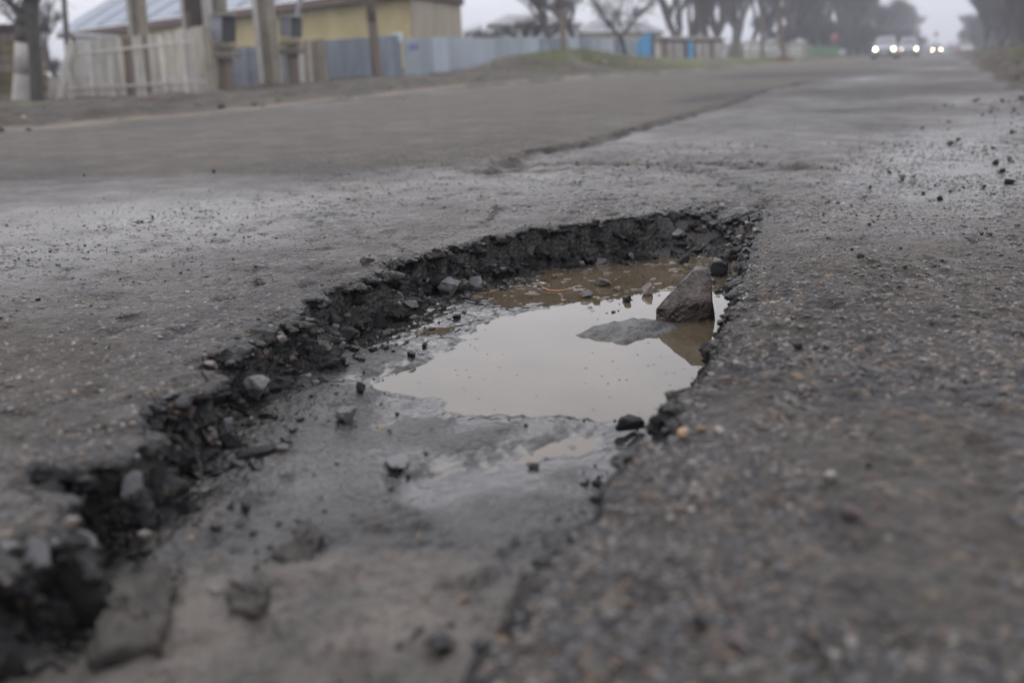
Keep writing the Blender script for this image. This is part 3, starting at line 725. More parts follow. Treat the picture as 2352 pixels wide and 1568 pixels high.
# front face, then back ridge
rp = [RK(1505,738,.0), RK(1508,708,.0), RK(1525,694,.005), RK(1596,628,.022), RK(1608,619,.035), RK(1636,621,.022), RK(1640,690,.01), RK(1642,735,.0), RK(1570,742,.004), RK(1600,690,-.016), RK(1550,702,-.012), RK(1632,690,-.010),
      RK(1520,738,.06), RK(1640,738,.075), RK(1636,650,.07), RK(1590,650,.065), RK(1530,712,.05), RK(1612,628,.06)]
bm = bmesh.new(); cen = np.mean(rp,0)
for q in rp: bm.verts.new(q-cen)
for q in (rp[0],rp[7],rp[8],rp[11],rp[12]): bm.verts.new(q-cen-np.array([0,0,.03]))
res = bmesh.ops.convex_hull(bm, input=bm.verts)
bmesh.ops.delete(bm, geom=[g for g in res['geom_interior'] if isinstance(g, bmesh.types.BMVert)], context='VERTS')
bmesh.ops.bevel(bm, geom=list(bm.edges), offset=.0016, segments=1, affect='EDGES', clamp_overlap=True); bmesh.ops.triangulate(bm, faces=bm.faces)
bmesh.ops.subdivide_edges(bm, edges=bm.edges, cuts=5, use_grid_fill=True); bmesh.ops.triangulate(bm, faces=bm.faces)
for v in bm.verts:
    c = np.array(v.co); nn = vn3(*[np.array([q]) for q in c*45], 3)[0]*.005 + vn3(*[np.array([q]) for q in c*130], 4)[0]*.0045
    v.co += v.co.normalized()*nn
bmesh.ops.recalc_face_normals(bm, faces=bm.faces)
me = bpy.data.meshes.new('rock'); bm.to_mesh(me); bm.free()
rockm = simple('wet_brown_rock', (.014,.010,.008), (.12,.088,.072), 36, .36, 1.0, bscale=95, c3=(.06,.043,.035), bdist=.010)
me.materials.append(rockm); me.polygons.foreach_set('use_smooth', np.ones(len(me.polygons),bool))
tag(link('rock', me, loc=cen), 'wedge-shaped brown rock standing tall in the muddy puddle', 'rock')
# the flat slab just breaking the surface
bm = bmesh.new(); sl_pts = [(1318,770),(1338,758),(1372,749),(1412,738),(1456,736),(1500,733),(1540,738),(1566,748),(1548,762),(1520,772),(1478,776),(1440,787),(1402,790),(1366,781),(1340,776)]
sp = [G(a,b_,ZW) for a,b_ in sl_pts]; cen = np.mean(sp,0); NR = 5
rings = []; _jr = [random.uniform(.88,1.12) for _ in sp]
for k in range(NR):
    f_ = 1.10-(k/NR)*1.02; zz_ = -.006+.021*(k/(NR-1))**.7
    rings.append([bm.verts.new(((q[0]-cen[0])*f_*_jr[j_], (q[1]-cen[1])*f_*_jr[j_], zz_*(1+.25*math.sin(j_*1.9))+random.uniform(-.003,.003))) for j_, q in enumerate(sp)])
for k in range(NR-1):
    for j in range(len(sp)): bm.faces.new((rings[k][j],rings[k][(j+1)%len(sp)],rings[k+1][(j+1)%len(sp)],rings[k+1][j]))
bm.faces.new(rings[-1]); bmesh.ops.subdivide_edges(bm, edges=bm.edges, cuts=2, use_grid_fill=True)
for v in bm.verts: v.co.z += float(vn3(np.array([v.co.x*60]),np.array([v.co.y*60]),np.array([0.]),9)[0])*.007 + float(vn3(np.array([v.co.x*170]),np.array([v.co.y*170]),np.array([0.]),10)[0])*.004
bmesh.ops.recalc_face_normals(bm, faces=bm.faces); me = bpy.data.meshes.new('flat_stone'); bm.to_mesh(me); bm.free()
me.materials.append(simple('wet_grey_slab', (.020,.021,.022), (.075,.072,.066), 45, .5, 1.0, bscale=120, bdist=.006, spec=.35)); me.polygons.foreach_set('use_smooth', np.ones(len(me.polygons),bool))
tag(link('flat_stone', me, loc=cen), 'flat grey stone just breaking the puddle surface beside the brown rock', 'stone')
# broken slabs of asphalt lying in the near left of the hole
def broken_slab(poly, z0, th, label, seed):
    q = [G(a,b_,z0) for a,b_ in poly]; c = np.mean(q,0); pts = []
    for i in range(len(q)):
        a, b_ = q[i], q[(i+1)%len(q)]; k = max(2, int(np.linalg.norm(b_-a)/.012))
        for s_ in range(k): t = s_/k; v = a+(b_-a)*t; v = v+np.array([vn2(np.array([v[0]*70]),np.array([v[1]*70]),seed)[0]*.016, vn2(np.array([v[0]*70+9]),np.array([v[1]*70]),seed)[0]*.016, 0]); pts.append(v-c)
    bm = bmesh.new(); rr_ = []
    for f_, dz in ((.9,-th),(1.02,-th*.5),(1.0,-.003),(.93,0),(.6,.002),(.3,.003)):
        rr_.append([bm.verts.new((p[0]*f_,p[1]*f_,dz+random.uniform(-.003,.003))) for p in pts])
    for k in range(len(rr_)-1):
        for j in range(len(pts)): bm.faces.new((rr_[k][j],rr_[k][(j+1)%len(pts)],rr_[k+1][(j+1)%len(pts)],rr_[k+1][j]))
    bm.faces.new(rr_[-1]); bmesh.ops.recalc_face_normals(bm, faces=bm.faces)
    me = bpy.data.meshes.new('asphalt_slab'); bm.to_mesh(me); bm.free(); me.materials.append(greybrown)
    return tag(link('asphalt_slab', me, loc=c), label, 'slab')
greybrown = simple('muddy_asphalt_lump', (.014,.012,.011), (.055,.047,.041), 26, .7, .9, bscale=110, bdist=.006, spec=.25)
broken_slab([(210,1500),(240,1420),(260,1330),(400,1290),(395,1400),(370,1475)], ZW+.059, .02, 'large broken asphalt plate lying on the near left floor', 1)
broken_slab([(520,1410),(530,1320),(620,1330),(625,1390),(570,1405)], ZW+.057, .014, 'small broken asphalt plate right of the large plate on near floor', 2)
broken_slab([(640,1270),(700,1190),(740,1225),(715,1300),(670,1310)], ZW+.043, .010, 'thin flake of asphalt on the floor right of the dark flake', 5)
# curled orange twig and a straw
def strand(name, pts, r, mat, label, cat):
    b0 = np.array(pts[0]); mb = MB()
    for i in range(len(pts)-1):
        f0, f1 = 1-abs(2*i/(len(pts)-1)-1)*.6, 1-abs(2*(i+1)/(len(pts)-1)-1)*.6
        mb.tube(pts[i], pts[i+1], r*f0, r*f1, 6)
    return tag(mb.build(name, mat, origin=b0), label, cat)
bark_or = simple('orange_twig_bark', (.30,.14,.06), (.42,.22,.11), 120, .4, .2)
twp = [G(1241,655,ZW+.006),G(1250,662,ZW+.004),G(1262,667,ZW+.002),G(1280,668,ZW+.002),G(1298,666,ZW+.003),G(1310,663,ZW+.004)]
strand('twig', twp, .0022, bark_or, 'curled orange-brown twig lying in the shallow water', 'twig')
a0 = G(1610,625,ZW+.07); strand('grass_stem', [RK(1612,622,.06), RK(1622,608,.055), RK(1636,588,.05)], .0006, simple('straw', (.3,.24,.12),(.4,.33,.18),40,.6,0), 'thin dry straw sticking up behind the brown rock', 'straw')

# ------------------------------------------------------------------ verges: earth either side of the road, out to the horizon
mudm_ = None
def earth_material():
    m, n, b = newmat('verge_earth'); N = n.nodes.new; K = n.links.new
    geo = N('ShaderNodeNewGeometry'); a = N('ShaderNodeAttribute'); a.attribute_name = 'grass'
    a2 = N('ShaderNodeAttribute'); a2.attribute_name = 'pale'
    def nz(s_, d=6):
        x = N('ShaderNodeTexNoise'); x.inputs['Scale'].default_value = s_; x.inputs['Detail'].default_value = d; x.inputs['Roughness'].default_value = .7; K(geo.outputs['Position'], x.inputs['Vector']); return x.outputs['Fac']
    r = N('ShaderNodeValToRGB'); el = r.color_ramp.elements; el[0].position = .33; el[0].color = (.022,.018,.014,1); el[1].position = .7; el[1].color = (.085,.066,.051,1)
    K(nz(2.2), r.inputs[0])
    g = N('ShaderNodeValToRGB'); el = g.color_ramp.elements; el[0].position = .35; el[0].color = (.055,.060,.020,1); el[1].position = .7; el[1].color = (.11,.135,.032,1); K(nz(3.5), g.inputs[0])
    mx = N('ShaderNodeMixRGB'); K(a.outputs['Fac'], mx.inputs[0]); K(r.outputs[0], mx.inputs[1]); K(g.outputs[0], mx.inputs[2])
    m2 = N('ShaderNodeMixRGB'); m2.inputs[2].default_value = (.20,.165,.13,1); K(a2.outputs['Fac'], m2.inputs[0]); K(mx.outputs[0], m2.inputs[1])
    K(m2.outputs[0], b.inputs['Base Color']); b.inputs['Roughness'].default_value = .8; b.inputs['Specular IOR Level'].default_value = .3
    bp = N('ShaderNodeBump'); bp.inputs['Distance'].default_value = .05; bp.inputs['Strength'].default_value = .8; K(nz(14), bp.inputs['Height']); K(bp.outputs[0], b.inputs['Normal'])
    return m
EARTH = earth_material()
ctl = []                                              # ground heights surveyed at the feet of things
for a in [(50,240,20),(125,243,21),(165,238,21),(300,232,20),(480,225,19),(520,210,19.6),(620,205,20),(675,200,21.5),(738,195,23),(760,187,24),(850,186,27),(930,186,29),(868,181,25),
          (1030,184,33),(1100,172,34),(1140,152,33),(1180,134,32),(1240,126,33),(1300,120,34),(1340,120,36),(1380,128,42),(1437,133,45),(1480,134,58),(1400,130,52),(1520,138,60),(1580,136,62),(1660,132,66),(1750,132,74),(1800,137,62),(1870,132,92),
          (0,250,19),(-150,262,18),(-400,275,17)]:
    ctl.append(P(*a))
    q = P(*a); d = q-np.array([0,0,0]); ctl.append(q+np.array([-4.0,3,.0])); 
for yy in list(range(0,80,4)): ctl.append(np.array([left_edge(yy), yy, .02])); ctl.append(np.array([left_edge(yy)-1.2, yy, .03]))
for yy in range(80,400,20): ctl.append(np.array([-8.,yy,.02])); ctl.append(np.array([-14.,yy,.1])); ctl.append(np.array([-60.,yy,.4]))
for yy in range(0,80,10): ctl.append(np.array([-60.,yy,.5])); ctl.append(np.array([-35.,yy,.4]))
ctl = np.array(ctl)
def verge_z(x_, y_):
    x_ = np.atleast_1d(np.asarray(x_, float)); y_ = np.atleast_1d(np.asarray(y_, float)); num = np.zeros(x_.shape); den = np.zeros(x_.shape)
    for a, b_, h in ctl:
        w = 1/((x_-a)**2+(y_-b_)**2+.05)**1.6; num += w*h; den += w
    le = left_edge(y_); z = num/den
    z = z*sm(0,1.2,le-x_) + fbm2(x_*1.3, y_*1.3, 4, 60)*.16*sm(0,1.5,le-x_)*np.clip(12/np.maximum(y_,6),.3,1) + fbm2(x_*5, y_*5, 3, 61)*.07*sm(-.1,.7,le-x_)
    return z
_lx = np.concatenate([-np.geomspace(60,14,40)[:-1], np.arange(-14,-5.4,.09)]); _ly = np.concatenate([np.arange(0,44,.13), np.geomspace(44,440,160)[1:]])
X, Y = np.meshgrid(_lx, _ly); x, y = X.ravel(), Y.ravel(); le = left_edge(y)
z = verge_z(x, y); rag = fbm2(x*2.2,y*1.1,4,62)*.35
inr = sm(-.10,.12,x-le+rag); z = z*(1-inr) + .035*(1-inr) - .5*sm(0,.7,x-le+rag) + .02*(1-sm(0,.3,le-x))*(1-inr)
V = np.stack([x,y,z],1); idx = np.arange(len(_lx)*len(_ly)).reshape(len(_ly),len(_lx))
F = np.stack([idx[:-1,:-1],idx[:-1,1:],idx[1:,1:],idx[1:,:-1]],-1).reshape(-1,4)
me = mesh_np('verge_ground', V, F, EARTH, True)
mg = P(1260,122,33)
gr = np.exp(-((x-(-11.6))/1.5)**2)*sm(29.5,33,y)*1.0 + sm(34,40,y)*sm(.3,1.0,le-x)*.85
gr = np.clip(gr*(.50+1.3*fbm2(x*1.2,y*.8,4,63)) + np.clip(fbm2(x*.9,y*.9,3,64)-.28,0,1)*1.5*sm(.5,1,le-x), 0, 1)
pale = np.clip(np.exp(-((le-x-.18+rag*.5)/.22)**2)*.8,0,1)
for nm, arr in (('grass',gr),('pale',pale)):
    a = me.attributes.new(nm, 'FLOAT', 'POINT'); a.data.foreach_set('value', arr.astype(np.float32))
link('verge_ground', me, kind='structure')
# right-hand verge
_rx = np.concatenate([np.arange(.1,4,.05), np.geomspace(4,60,40)[1:]]); _ry = np.concatenate([np.arange(1.5,34,.10), np.geomspace(34,440,140)[1:]])
X, Y = np.meshgrid(_rx, _ry); x, y = X.ravel(), Y.ravel(); re_ = .62+.0055*np.clip(y,0,60)
d = x-re_+fbm2(x*2.5,y*1.2,4,70)*.30
z = -.5*sm(-.08,-.5,d) + .03*sm(-.05,.1,d) - .02 + .32*sm(.1,1.0,d)*sm(6,22,y) + .10*sm(.1,1,d)*1.0 + fbm2(x*4,y*3,4,71)*.09*sm(0,.3,d) + fbm2(x*14,y*12,3,72)*.03*sm(-.05,.1,d)
V = np.stack([x,y,z],1); idx = np.arange(len(_rx)*len(_ry)).reshape(len(_ry),len(_rx))
F = np.stack([idx[:-1,:-1],idx[:-1,1:],idx[1:,1:],idx[1:,:-1]],-1).reshape(-1,4)
me = mesh_np('verge_ground', V, F, EARTH, True)
a = me.attributes.new('grass', 'FLOAT', 'POINT'); a.data.foreach_set('value', np.clip(sm(.25,.9,d)*(.12+1.0*fbm2(x*1.5,y*1,4,73)),0,1).astype(np.float32))
a = me.attributes.new('pale', 'FLOAT', 'POINT'); a.data.foreach_set('value', np.zeros(len(x),np.float32))
link('verge_ground', me, kind='structure')
rz_grid = (_rx, _ry, z.reshape(len(_ry),len(_rx)))
def rverge_z(a, b_):
    i = np.clip(np.searchsorted(_rx,a)-1,0,len(_rx)-2); j = np.clip(np.searchsorted(_ry,b_)-1,0,len(_ry)-2); return float(rz_grid[2][j,i])
# land beyond, to the horizon
q = 800.0; link('land', mesh_np('land', [(-q,-q,-.75),(q,-q,-.75),(q,q,-.75),(-q,q,-.75)], [[0,1,2,3]], simple('far_field', (.05,.042,.03), (.08,.075,.04), .05, .9, 0)), kind='structure')

# gravel crumbs scattered towards the right-hand verge, each one a thing
crumbm = [hull(500+k, 11, (1,.85,.7)) for k in range(6)]
for me in crumbm: me.materials.append(tarstone)
rr = random.Random(3); made = 0
while made < 200:
    y_ = rr.uniform(2.2, 9.5)**1.0; re_ = .62+.006*y_; x_ = re_-abs(rr.gauss(0,.20+.02*y_))+.05
    if y_ < 3.4 and rr.random() < .6: continue
    s_ = rr.choice([.003,.003,.004,.005,.006,.008,.012])*(.8+.14*y_)
    o = put('gravel_crumb', rr.choice(crumbm), (x_,y_,max(road_z(x_,y_), rverge_z(x_,y_) if y_>1.6 else -9)+s_*.3), s_)
    tag(o, 'small dark crumb of gravel scattered on the wet road near the right verge', 'gravel', 'dark crumbs scattered along the right verge'); made += 1
# earth clods on the verges (uncountable)
def g_clod():
    y_ = rr.uniform(3.5,34); x_ = left_edge(y_)-abs(rr.gauss(0,1.6))-.05; return (x_,y_,float(verge_z(x_,y_)[0])+.02)
earthclod = simple('earth_clod', (.022,.018,.014), (.075,.058,.045), 12, .8, .6)
scatter('earth_clods', 700, g_clod, [earthclod], [1], .01, .07, power=2.5, npts=22)
def g_clodr():
    y_ = rr.uniform(4.5,30); x_ = .72+.006*y_+abs(rr.gauss(0,.5)); return (x_,y_,rverge_z(x_,y_))
scatter('earth_clods', 900, g_clodr, [earthclod,palestone], [9,1], .006, .045, power=2)
# grass on the mound and along the verge
gm = simple('winter_grass', (.085,.105,.022), (.17,.19,.055), 3, .8, 0)
vv, ff = [], []
for _ in range(15000):
    if rr.random() < .45: y_ = rr.gauss(33,2.6); x_ = rr.gauss(-11.4,1.1)
    else: y_ = rr.uniform(33,95); x_ = left_edge(y_)-.4-abs(rr.gauss(0,2.0))
    if x_ > left_edge(y_)-.25 or vn2(np.array([x_*1.3]),np.array([y_*.9]),63)[0] < -.12: continue
    z_ = float(0); a = rr.uniform(0,6.28); h = rr.uniform(.05,.16); w = .012; n0 = len(vv)
    vv += [(x_-w*math.cos(a),y_-w*math.sin(a),-.02),(x_+w*math.cos(a),y_+w*math.sin(a),-.02),(x_+rr.gauss(0,.05),y_+rr.gauss(0,.05),h)]; ff.append([n0,n0+1,n0+2])
va = np.array(vv); zz = verge_z(va[::3,0], va[::3,1]); va[:,2] += np.repeat(zz,3); link('grass', mesh_np('grass', va, ff, gm), kind='stuff')
vv, ff = [], []
for _ in range(2600):
    y_ = rr.uniform(7,60); x_ = .62+.0055*y_+.35+abs(rr.gauss(0,.9)); z_ = rverge_z(x_,y_); a = rr.uniform(0,6.28); h = rr.uniform(.03,.12); w = .008; n0 = len(vv)
    vv += [(x_-w*math.cos(a),y_-w*math.sin(a),z_-.02),(x_+w*math.cos(a),y_+w*math.sin(a),z_-.02),(x_+rr.gauss(0,.04),y_+rr.gauss(0,.04),z_+h)]; ff.append([n0,n0+1,n0+2])
link('grass', mesh_np('grass', vv, ff, simple('dry_grass', (.07,.058,.032), (.13,.105,.06), 3, .8, 0)), kind='stuff')

# ------------------------------------------------------------------ background materials
woodpale = simple('weathered_pale_wood', (.27,.25,.22), (.58,.55,.50), 3, .8, .3, stretch=(6,6,.6), c3=(.45,.42,.375), var=(.72,1.2))
woodbrown = simple('weathered_brown_wood', (.09,.07,.055), (.20,.155,.12), 3, .8, .3, stretch=(6,6,.6))
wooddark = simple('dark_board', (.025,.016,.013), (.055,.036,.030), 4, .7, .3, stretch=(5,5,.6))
concrete = simple('weathered_concrete', (.15,.13,.10), (.27,.24,.19), 2.5, .85, .3, c3=(.21,.185,.145))
concretew = simple('pale_concrete', (.26,.245,.22), (.38,.36,.33), 3, .85, .3)
greymetal = simple('grey_painted_metal', (.17,.175,.19), (.23,.235,.255), 3, .5, .05)
darkmetal = simple('dark_metal', (.02,.021,.024), (.04,.04,.045), 3, .5, .05)
tinA = simple('bluish_tin', (.15,.175,.21), (.29,.325,.375), .9, .5, .05, stretch=(2,2,.4), c3=(.18,.205,.245), metal=.2)
tinB = simple('pale_tin', (.30,.34,.375), (.42,.46,.495), .7, .5, .05, stretch=(2,2,.4), metal=.2)
tinpaint = simple('pale_painted_patch', (.42,.46,.48), (.5,.54,.56), 2, .6, 0)
blueplank = simple('blue_grey_plank', (.22,.245,.29), (.34,.37,.42), 2, .7, .1, stretch=(5,5,.5))
yellow = simple('yellow_plaster', (.36,.29,.135), (.50,.42,.225), .8, .9, .2)
beige = simple('beige_plaster', (.25,.21,.155), (.37,.32,.25), .7, .9, .2, stretch=(2,2,.5))
fascia = simple('brown_fascia', (.10,.06,.045), (.16,.10,.08), 3, .8, .1)
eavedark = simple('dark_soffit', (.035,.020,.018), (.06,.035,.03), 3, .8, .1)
roofm = simple('blue_grey_sheet_roof', (.155,.18,.225), (.215,.245,.295), .8, .6, .05, var=(.97,1.03))
cream = simple('cream_wall', (.45,.42,.33), (.56,.53,.43), .5, .9, .1)
whitew = simple('white_wall', (.42,.43,.44), (.55,.56,.57), .5, .9, .1)
slate = simple('grey_roof', (.17,.17,.18), (.28,.28,.29), 1, .8, .1)
bluepaint = simple('bright_blue_paint', (.05,.22,.42), (.08,.30,.52), 1.5, .5, .05)
greenpaint = simple('green_paint', (.06,.15,.06), (.10,.22,.09), 1.5, .6, .05)
bark = simple('bark', (.045,.040,.035), (.10,.09,.08), 9, .9, .8, stretch=(3,3,.7), bdist=.02)
bark2 = simple('twig_bark', (.05,.042,.042), (.085,.07,.07), 3, .9, 0)
white_lime = simple('limewash', (.36,.34,.30), (.52,.50,.46), 5, .9, .5, bdist=.02)
mossy = simple('mossy_boards', (.05,.045,.025), (.16,.12,.05), 2, .85, .3)
plasticw = simple('white_plastic', (.55,.55,.57), (.7,.7,.72), 8, .4, .2)

def B(px, py, D): return P(px, py, D)
def post(mb, b0, pxl, pxr, pyb, pyt, shift=0, depth=.14, mi=0, sink=.25):
    """upright (leaning by shift photo units at its top) seen between pxl and pxr, foot at pyb"""
    D = float(np.dot(b0-np.array([0,0,H]), FW)); a = P(pxl,pyb,D); b_ = P(pxr,pyb,D); c = PV(pxr+shift,pyt,b_); d = PV(pxl+shift,pyt,a)
    a = a-(d-a)/max(1e-6,np.linalg.norm(d-a))*sink; b_ = b_-(c-b_)/max(1e-6,np.linalg.norm(c-b_))*sink
    return mb.slab(a,b_,c,d,FH*depth,mi)
def single(name, label, cat, mb, mat, org, group=None): return tag(mb.build(name, mat, origin=np.array(org)), label, cat, group)

# --- picket fence
A0, A1 = P(165,238,21), P(480,226,19)
fence = thing('picket_fence', 'weathered pale wooden picket fence, rising towards its right end', 'fence', A0)
NP = 27
tops = np.interp(np.linspace(165,478,NP), [165,230,300,380,440,478], [103,93,88,78,67,62])
dirf = (A1-A0)/np.linalg.norm(A1-A0)
for i in range(NP):
    px = 165+ i*(478-165)/(NP-1); t = (px-165)/(480-165); D = 21+(19-21)*t; yb = 238-12*t - (5 if 18 <= i <= 23 else 0) + rr.uniform(-2,2)
    b0 = P(px,yb,D); w = 9.0 if i not in (11,12) else 9; tp = tops[i]+rr.uniform(-3,3)
    mb = MB(); sh = -12-4*t+rr.uniform(-1.5,1.5)
    a = P(px-w/2,yb,D); b_ = P(px+w/2,yb,D); c = PV(px+w/2+sh,tp+4,b_); d = PV(px-w/2+sh,tp+4,a); k = PV(px+sh,tp-3,b0)
    bk = FH*.022; q = [a,b_,c,k,d]; mb.add(q+[v+bk for v in q], [[0,1,2,3,4],[9,8,7,6,5],[0,5,6,1],[1,6,7,2],[2,7,8,3],[3,8,9,4],[4,9,5,0]])
    mb.build('picket', woodbrown if i in (11,12,15) else woodpale, fence)
for fy in (.22,.80):
    mb = MB(); yl, yr = 238-(238-103)*fy, 226-(226-62)*fy
    a = PV(150,yl,A0); b_ = PV(476-12*fy,yr,A1); mb.slab(a+FH*.03,b_+FH*.03,b_+FH*.03+np.array([0,0,.05]),a+FH*.03+np.array([0,0,.05]),FH*.05); mb.build('rail', woodpale, fence)
mb = MB(); post(mb, P(303,234,20.3)+FH*.1, 296,308,234,86,-15,.10); mb.build('fence_post', woodbrown, fence)
mb = MB(); post(mb, P(490,228,18.8), 479,497,228,63,-17,.16); single('fence_post', 'square weathered concrete post ending the picket fence', 'post', mb, concrete, P(488,228,18.8))
mb = MB(); post(mb, P(128,245,20.5), 124,139,245,98,30,.07); single('board', 'pale board leaning against the left end of the picket fence', 'board', mb, woodpale, P(130,245,20.5))
# --- far left: lime-washed tree, dark tree, mossy boards, thin pole
def seg_tree(mb, pts, rad, n=10):
    for i in range(len(pts)-1): mb.tube(pts[i], pts[i+1], rad[i], rad[i+1], n, caps=(i in (0,len(pts)-2)))
def px_r(w, D): return w/S*D/2
b0 = P(48,240,20)
t = thing('whitewashed_tree', 'tree with whitewashed lower trunk, nearest the left picture edge', 'tree', b0)
def pv(x_,y_,o=b0): return PV(x_,y_,o)
mb = MB(); seg_tree(mb, [pv(46,250),pv(48,236),pv(50,170),pv(51,98)], [px_r(46,20),px_r(40,20),px_r(34,20),px_r(31,20)]); mb.build('whitewashed_trunk', white_lime, t, smooth=True)
mb = MB(); seg_tree(mb, [pv(51,99),pv(50,60),pv(54,34)], [px_r(30,20),px_r(29,20),px_r(33,20)])
seg_tree(mb, [pv(54,38),pv(30,14),pv(0,-12),pv(-40,-60)], [px_r(24,20),px_r(17,20),px_r(12,20),px_r(8,20)])
seg_tree(mb, [pv(54,38),pv(62,0),pv(70,-80)], [px_r(24,20),px_r(20,20),px_r(14,20)]); mb.build('upper_trunk', bark, t, smooth=True)
mb = MB(); rt = random.Random(5)
for _ in range(60):
    a = pv(rt.uniform(-20,60), rt.uniform(-60,20)); b_ = a+np.array([rt.gauss(0,.4),rt.gauss(0,.4),rt.gauss(.1,.35)]); mb.tube(a,b_,.014,.004,4,False)
mb.build('twigs', bark2, t, kind='stuff')
b1 = P(86,244,19.5); t = thing('dark_tree', 'dark bare tree trunk beside the whitewashed tree', 'tree', b1)
def pv1(x_,y_): return PV(x_,y_,b1)
mb = MB(); seg_tree(mb, [pv1(88,256),pv1(86,240),pv1(82,160),pv1(76,70),pv1(70,10),pv1(74,-60)], [px_r(38,19.5),px_r(30,19.5),px_r(27,19.5),px_r(27,19.5),px_r(33,19.5),px_r(22,19.5)]); mb.build('trunk', bark, t, smooth=True)
mb = MB(); seg_tree(mb, [pv1(74,50),pv1(84,10),pv1(100,-40)], [px_r(18,19.5),px_r(12,19.5),px_r(8,19.5)])
for _ in range(50):
    a = pv1(rt.uniform(30,110), rt.uniform(-80,-5)); b_ = a+np.array([rt.gauss(0,.5),rt.gauss(0,.4),rt.gauss(.1,.4)]); mb.tube(a,b_,.014,.004,4,False)
mb.build('branches', bark2, t, kind='stuff')
bt = P(-60,236,23); t = thing('boarded_shed', 'low shed of mossy horizontal boards at the left edge behind the trees', 'shed', bt)
for k in range(7):
    mb = MB(); yb = 236-k*23; a = PV(-170,yb,bt); b_ = PV(108 if k < 5 else 40,yb,bt); mb.slab(a,b_,PV(108 if k < 5 else 40,yb-21,bt),PV(-170,yb-21,bt),FH*.05)
    mb.build('board', mossy if k in (2,5,1) else woodbrown, t)
mb = MB(); mb.slab(PV(-180,72,bt),PV(48,72,bt),PV(48,56,bt),PV(-180,56,bt),FH*1.5); mb.build('roof_edge', wooddark, t)
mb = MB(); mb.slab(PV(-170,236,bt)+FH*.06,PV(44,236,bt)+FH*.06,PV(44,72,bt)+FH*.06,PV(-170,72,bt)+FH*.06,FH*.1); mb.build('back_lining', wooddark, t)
b2 = P(154,236,30); mb = MB(); mb.tube(PV(163,238,b2),PV(143,-60,b2),.09,.07,8); single('thin_pole', 'thin dark pole standing alone behind left end of picket fence', 'pole', mb, bark, b2)
for (px,py,D,w,mt,nm,lab,ct) in ((165,243,20,7,plasticw,'litter','white scrap of litter at the foot of the leaning board','litter'),(42,240,18.5,13,plasticw,'litter','white scrap of litter by the whitewashed trunk','litter'),(783,231,14,13,plasticw,'litter','crumpled white litter on the verge below the wooden pole','litter'),
                                (52,276,14,26,palestone,'stone','pale yellowish stone on the verge at the far left','stone'),(818,227,14.5,9,palestone,'stone','small cream stone on dark mud at the road edge','stone'),(927,226,15,11,orangestone,'stone','yellowish pebble on the road edge left of the mound','stone'),
                                (1390,153,33,14,plasticw,'litter','bluish white litter ball lying on the grassy verge','litter'),(1121,151,31,11,palestone,'stone','pale stone on the dark earth mound','stone'),(850,203,22,8,orangestone,'stone','orange stone at the foot of the leaning wooden pole','stone')):
    q = G(px,py,.03) if D < 17 else P(px,py,D); s_ = w/S*np.dot(q-np.array([0,0,H]),FW)/2
    q[2] = max(float(verge_z(q[0],q[1])[0])+.02, road_z(q[0],q[1]) if q[0] > left_edge(q[1]) else -9)
    me = hull(int(px), 14, (1,.8,.6)); me.materials.append(mt); o = put(nm, me, q+np.array([0,0,s_*.4]), s_); tag(o, lab, ct)
# --- concrete poles
def hpole(name, label, feet, pxs, pyb, pyt, shift, D, mat=concrete):
    b0 = P((pxs[0]+pxs[1])/2, pyb, D); t = thing(name, label, 'pole', b0); l, r_ = pxs; w = r_-l
    mb = MB(); post(mb, b0, l, l+w*.26, pyb, pyt, shift, .30); mb.build('flange', concretew, t)
    mb = MB(); post(mb, b0, l+w*.70, r_, pyb, pyt, shift, .30); mb.build('flange', mat, t)
    mb = MB(); post(mb, b0+FH*.1, l+w*.24, l+w*.72, pyb, pyt, shift, .10); mb.build('web', mat, t); return t
hpole('concrete_pole', 'recessed concrete pole standing behind the middle of the picket fence', 0, (310,347), 222, -60, -28, 23)
hpole('concrete_pole', 'massive recessed concrete pole between the two grey meter boxes', 0, (597,642), 205, -60, -26, 20)
bb = P(445,215,21.5); t = thing('concrete_pole', 'twin-legged concrete pole with a dark board, rising behind the picket fence end', 'pole', bb)
mb = MB(); post(mb, bb, 434,442,215,-60,-28,.2); mb.build('leg', concretew, t)
mb = MB(); post(mb, bb, 483,492,215,-60,-28,.2); mb.build('leg', concretew, t)
mb = MB(); mb.slab(PV(419,62,bb)+FH*.05,PV(464,62,bb)+FH*.05,PV(458,-60,bb)+FH*.05,PV(411,-60,bb)+FH*.05,FH*.08); mb.build('dark_board', wooddark, t)
mb = MB(); mb.slab(PV(425,78,bb)+FH*.03,PV(441,78,bb)+FH*.03,PV(435,28,bb)+FH*.03,PV(420,28,bb)+FH*.03,FH*.03); mb.build('notice_board', woodbrown, t)
hpole('concrete_pole', 'brownish recessed concrete pole directly behind the left meter box', 0, (496,530), 212, -60, -24, 20.5)
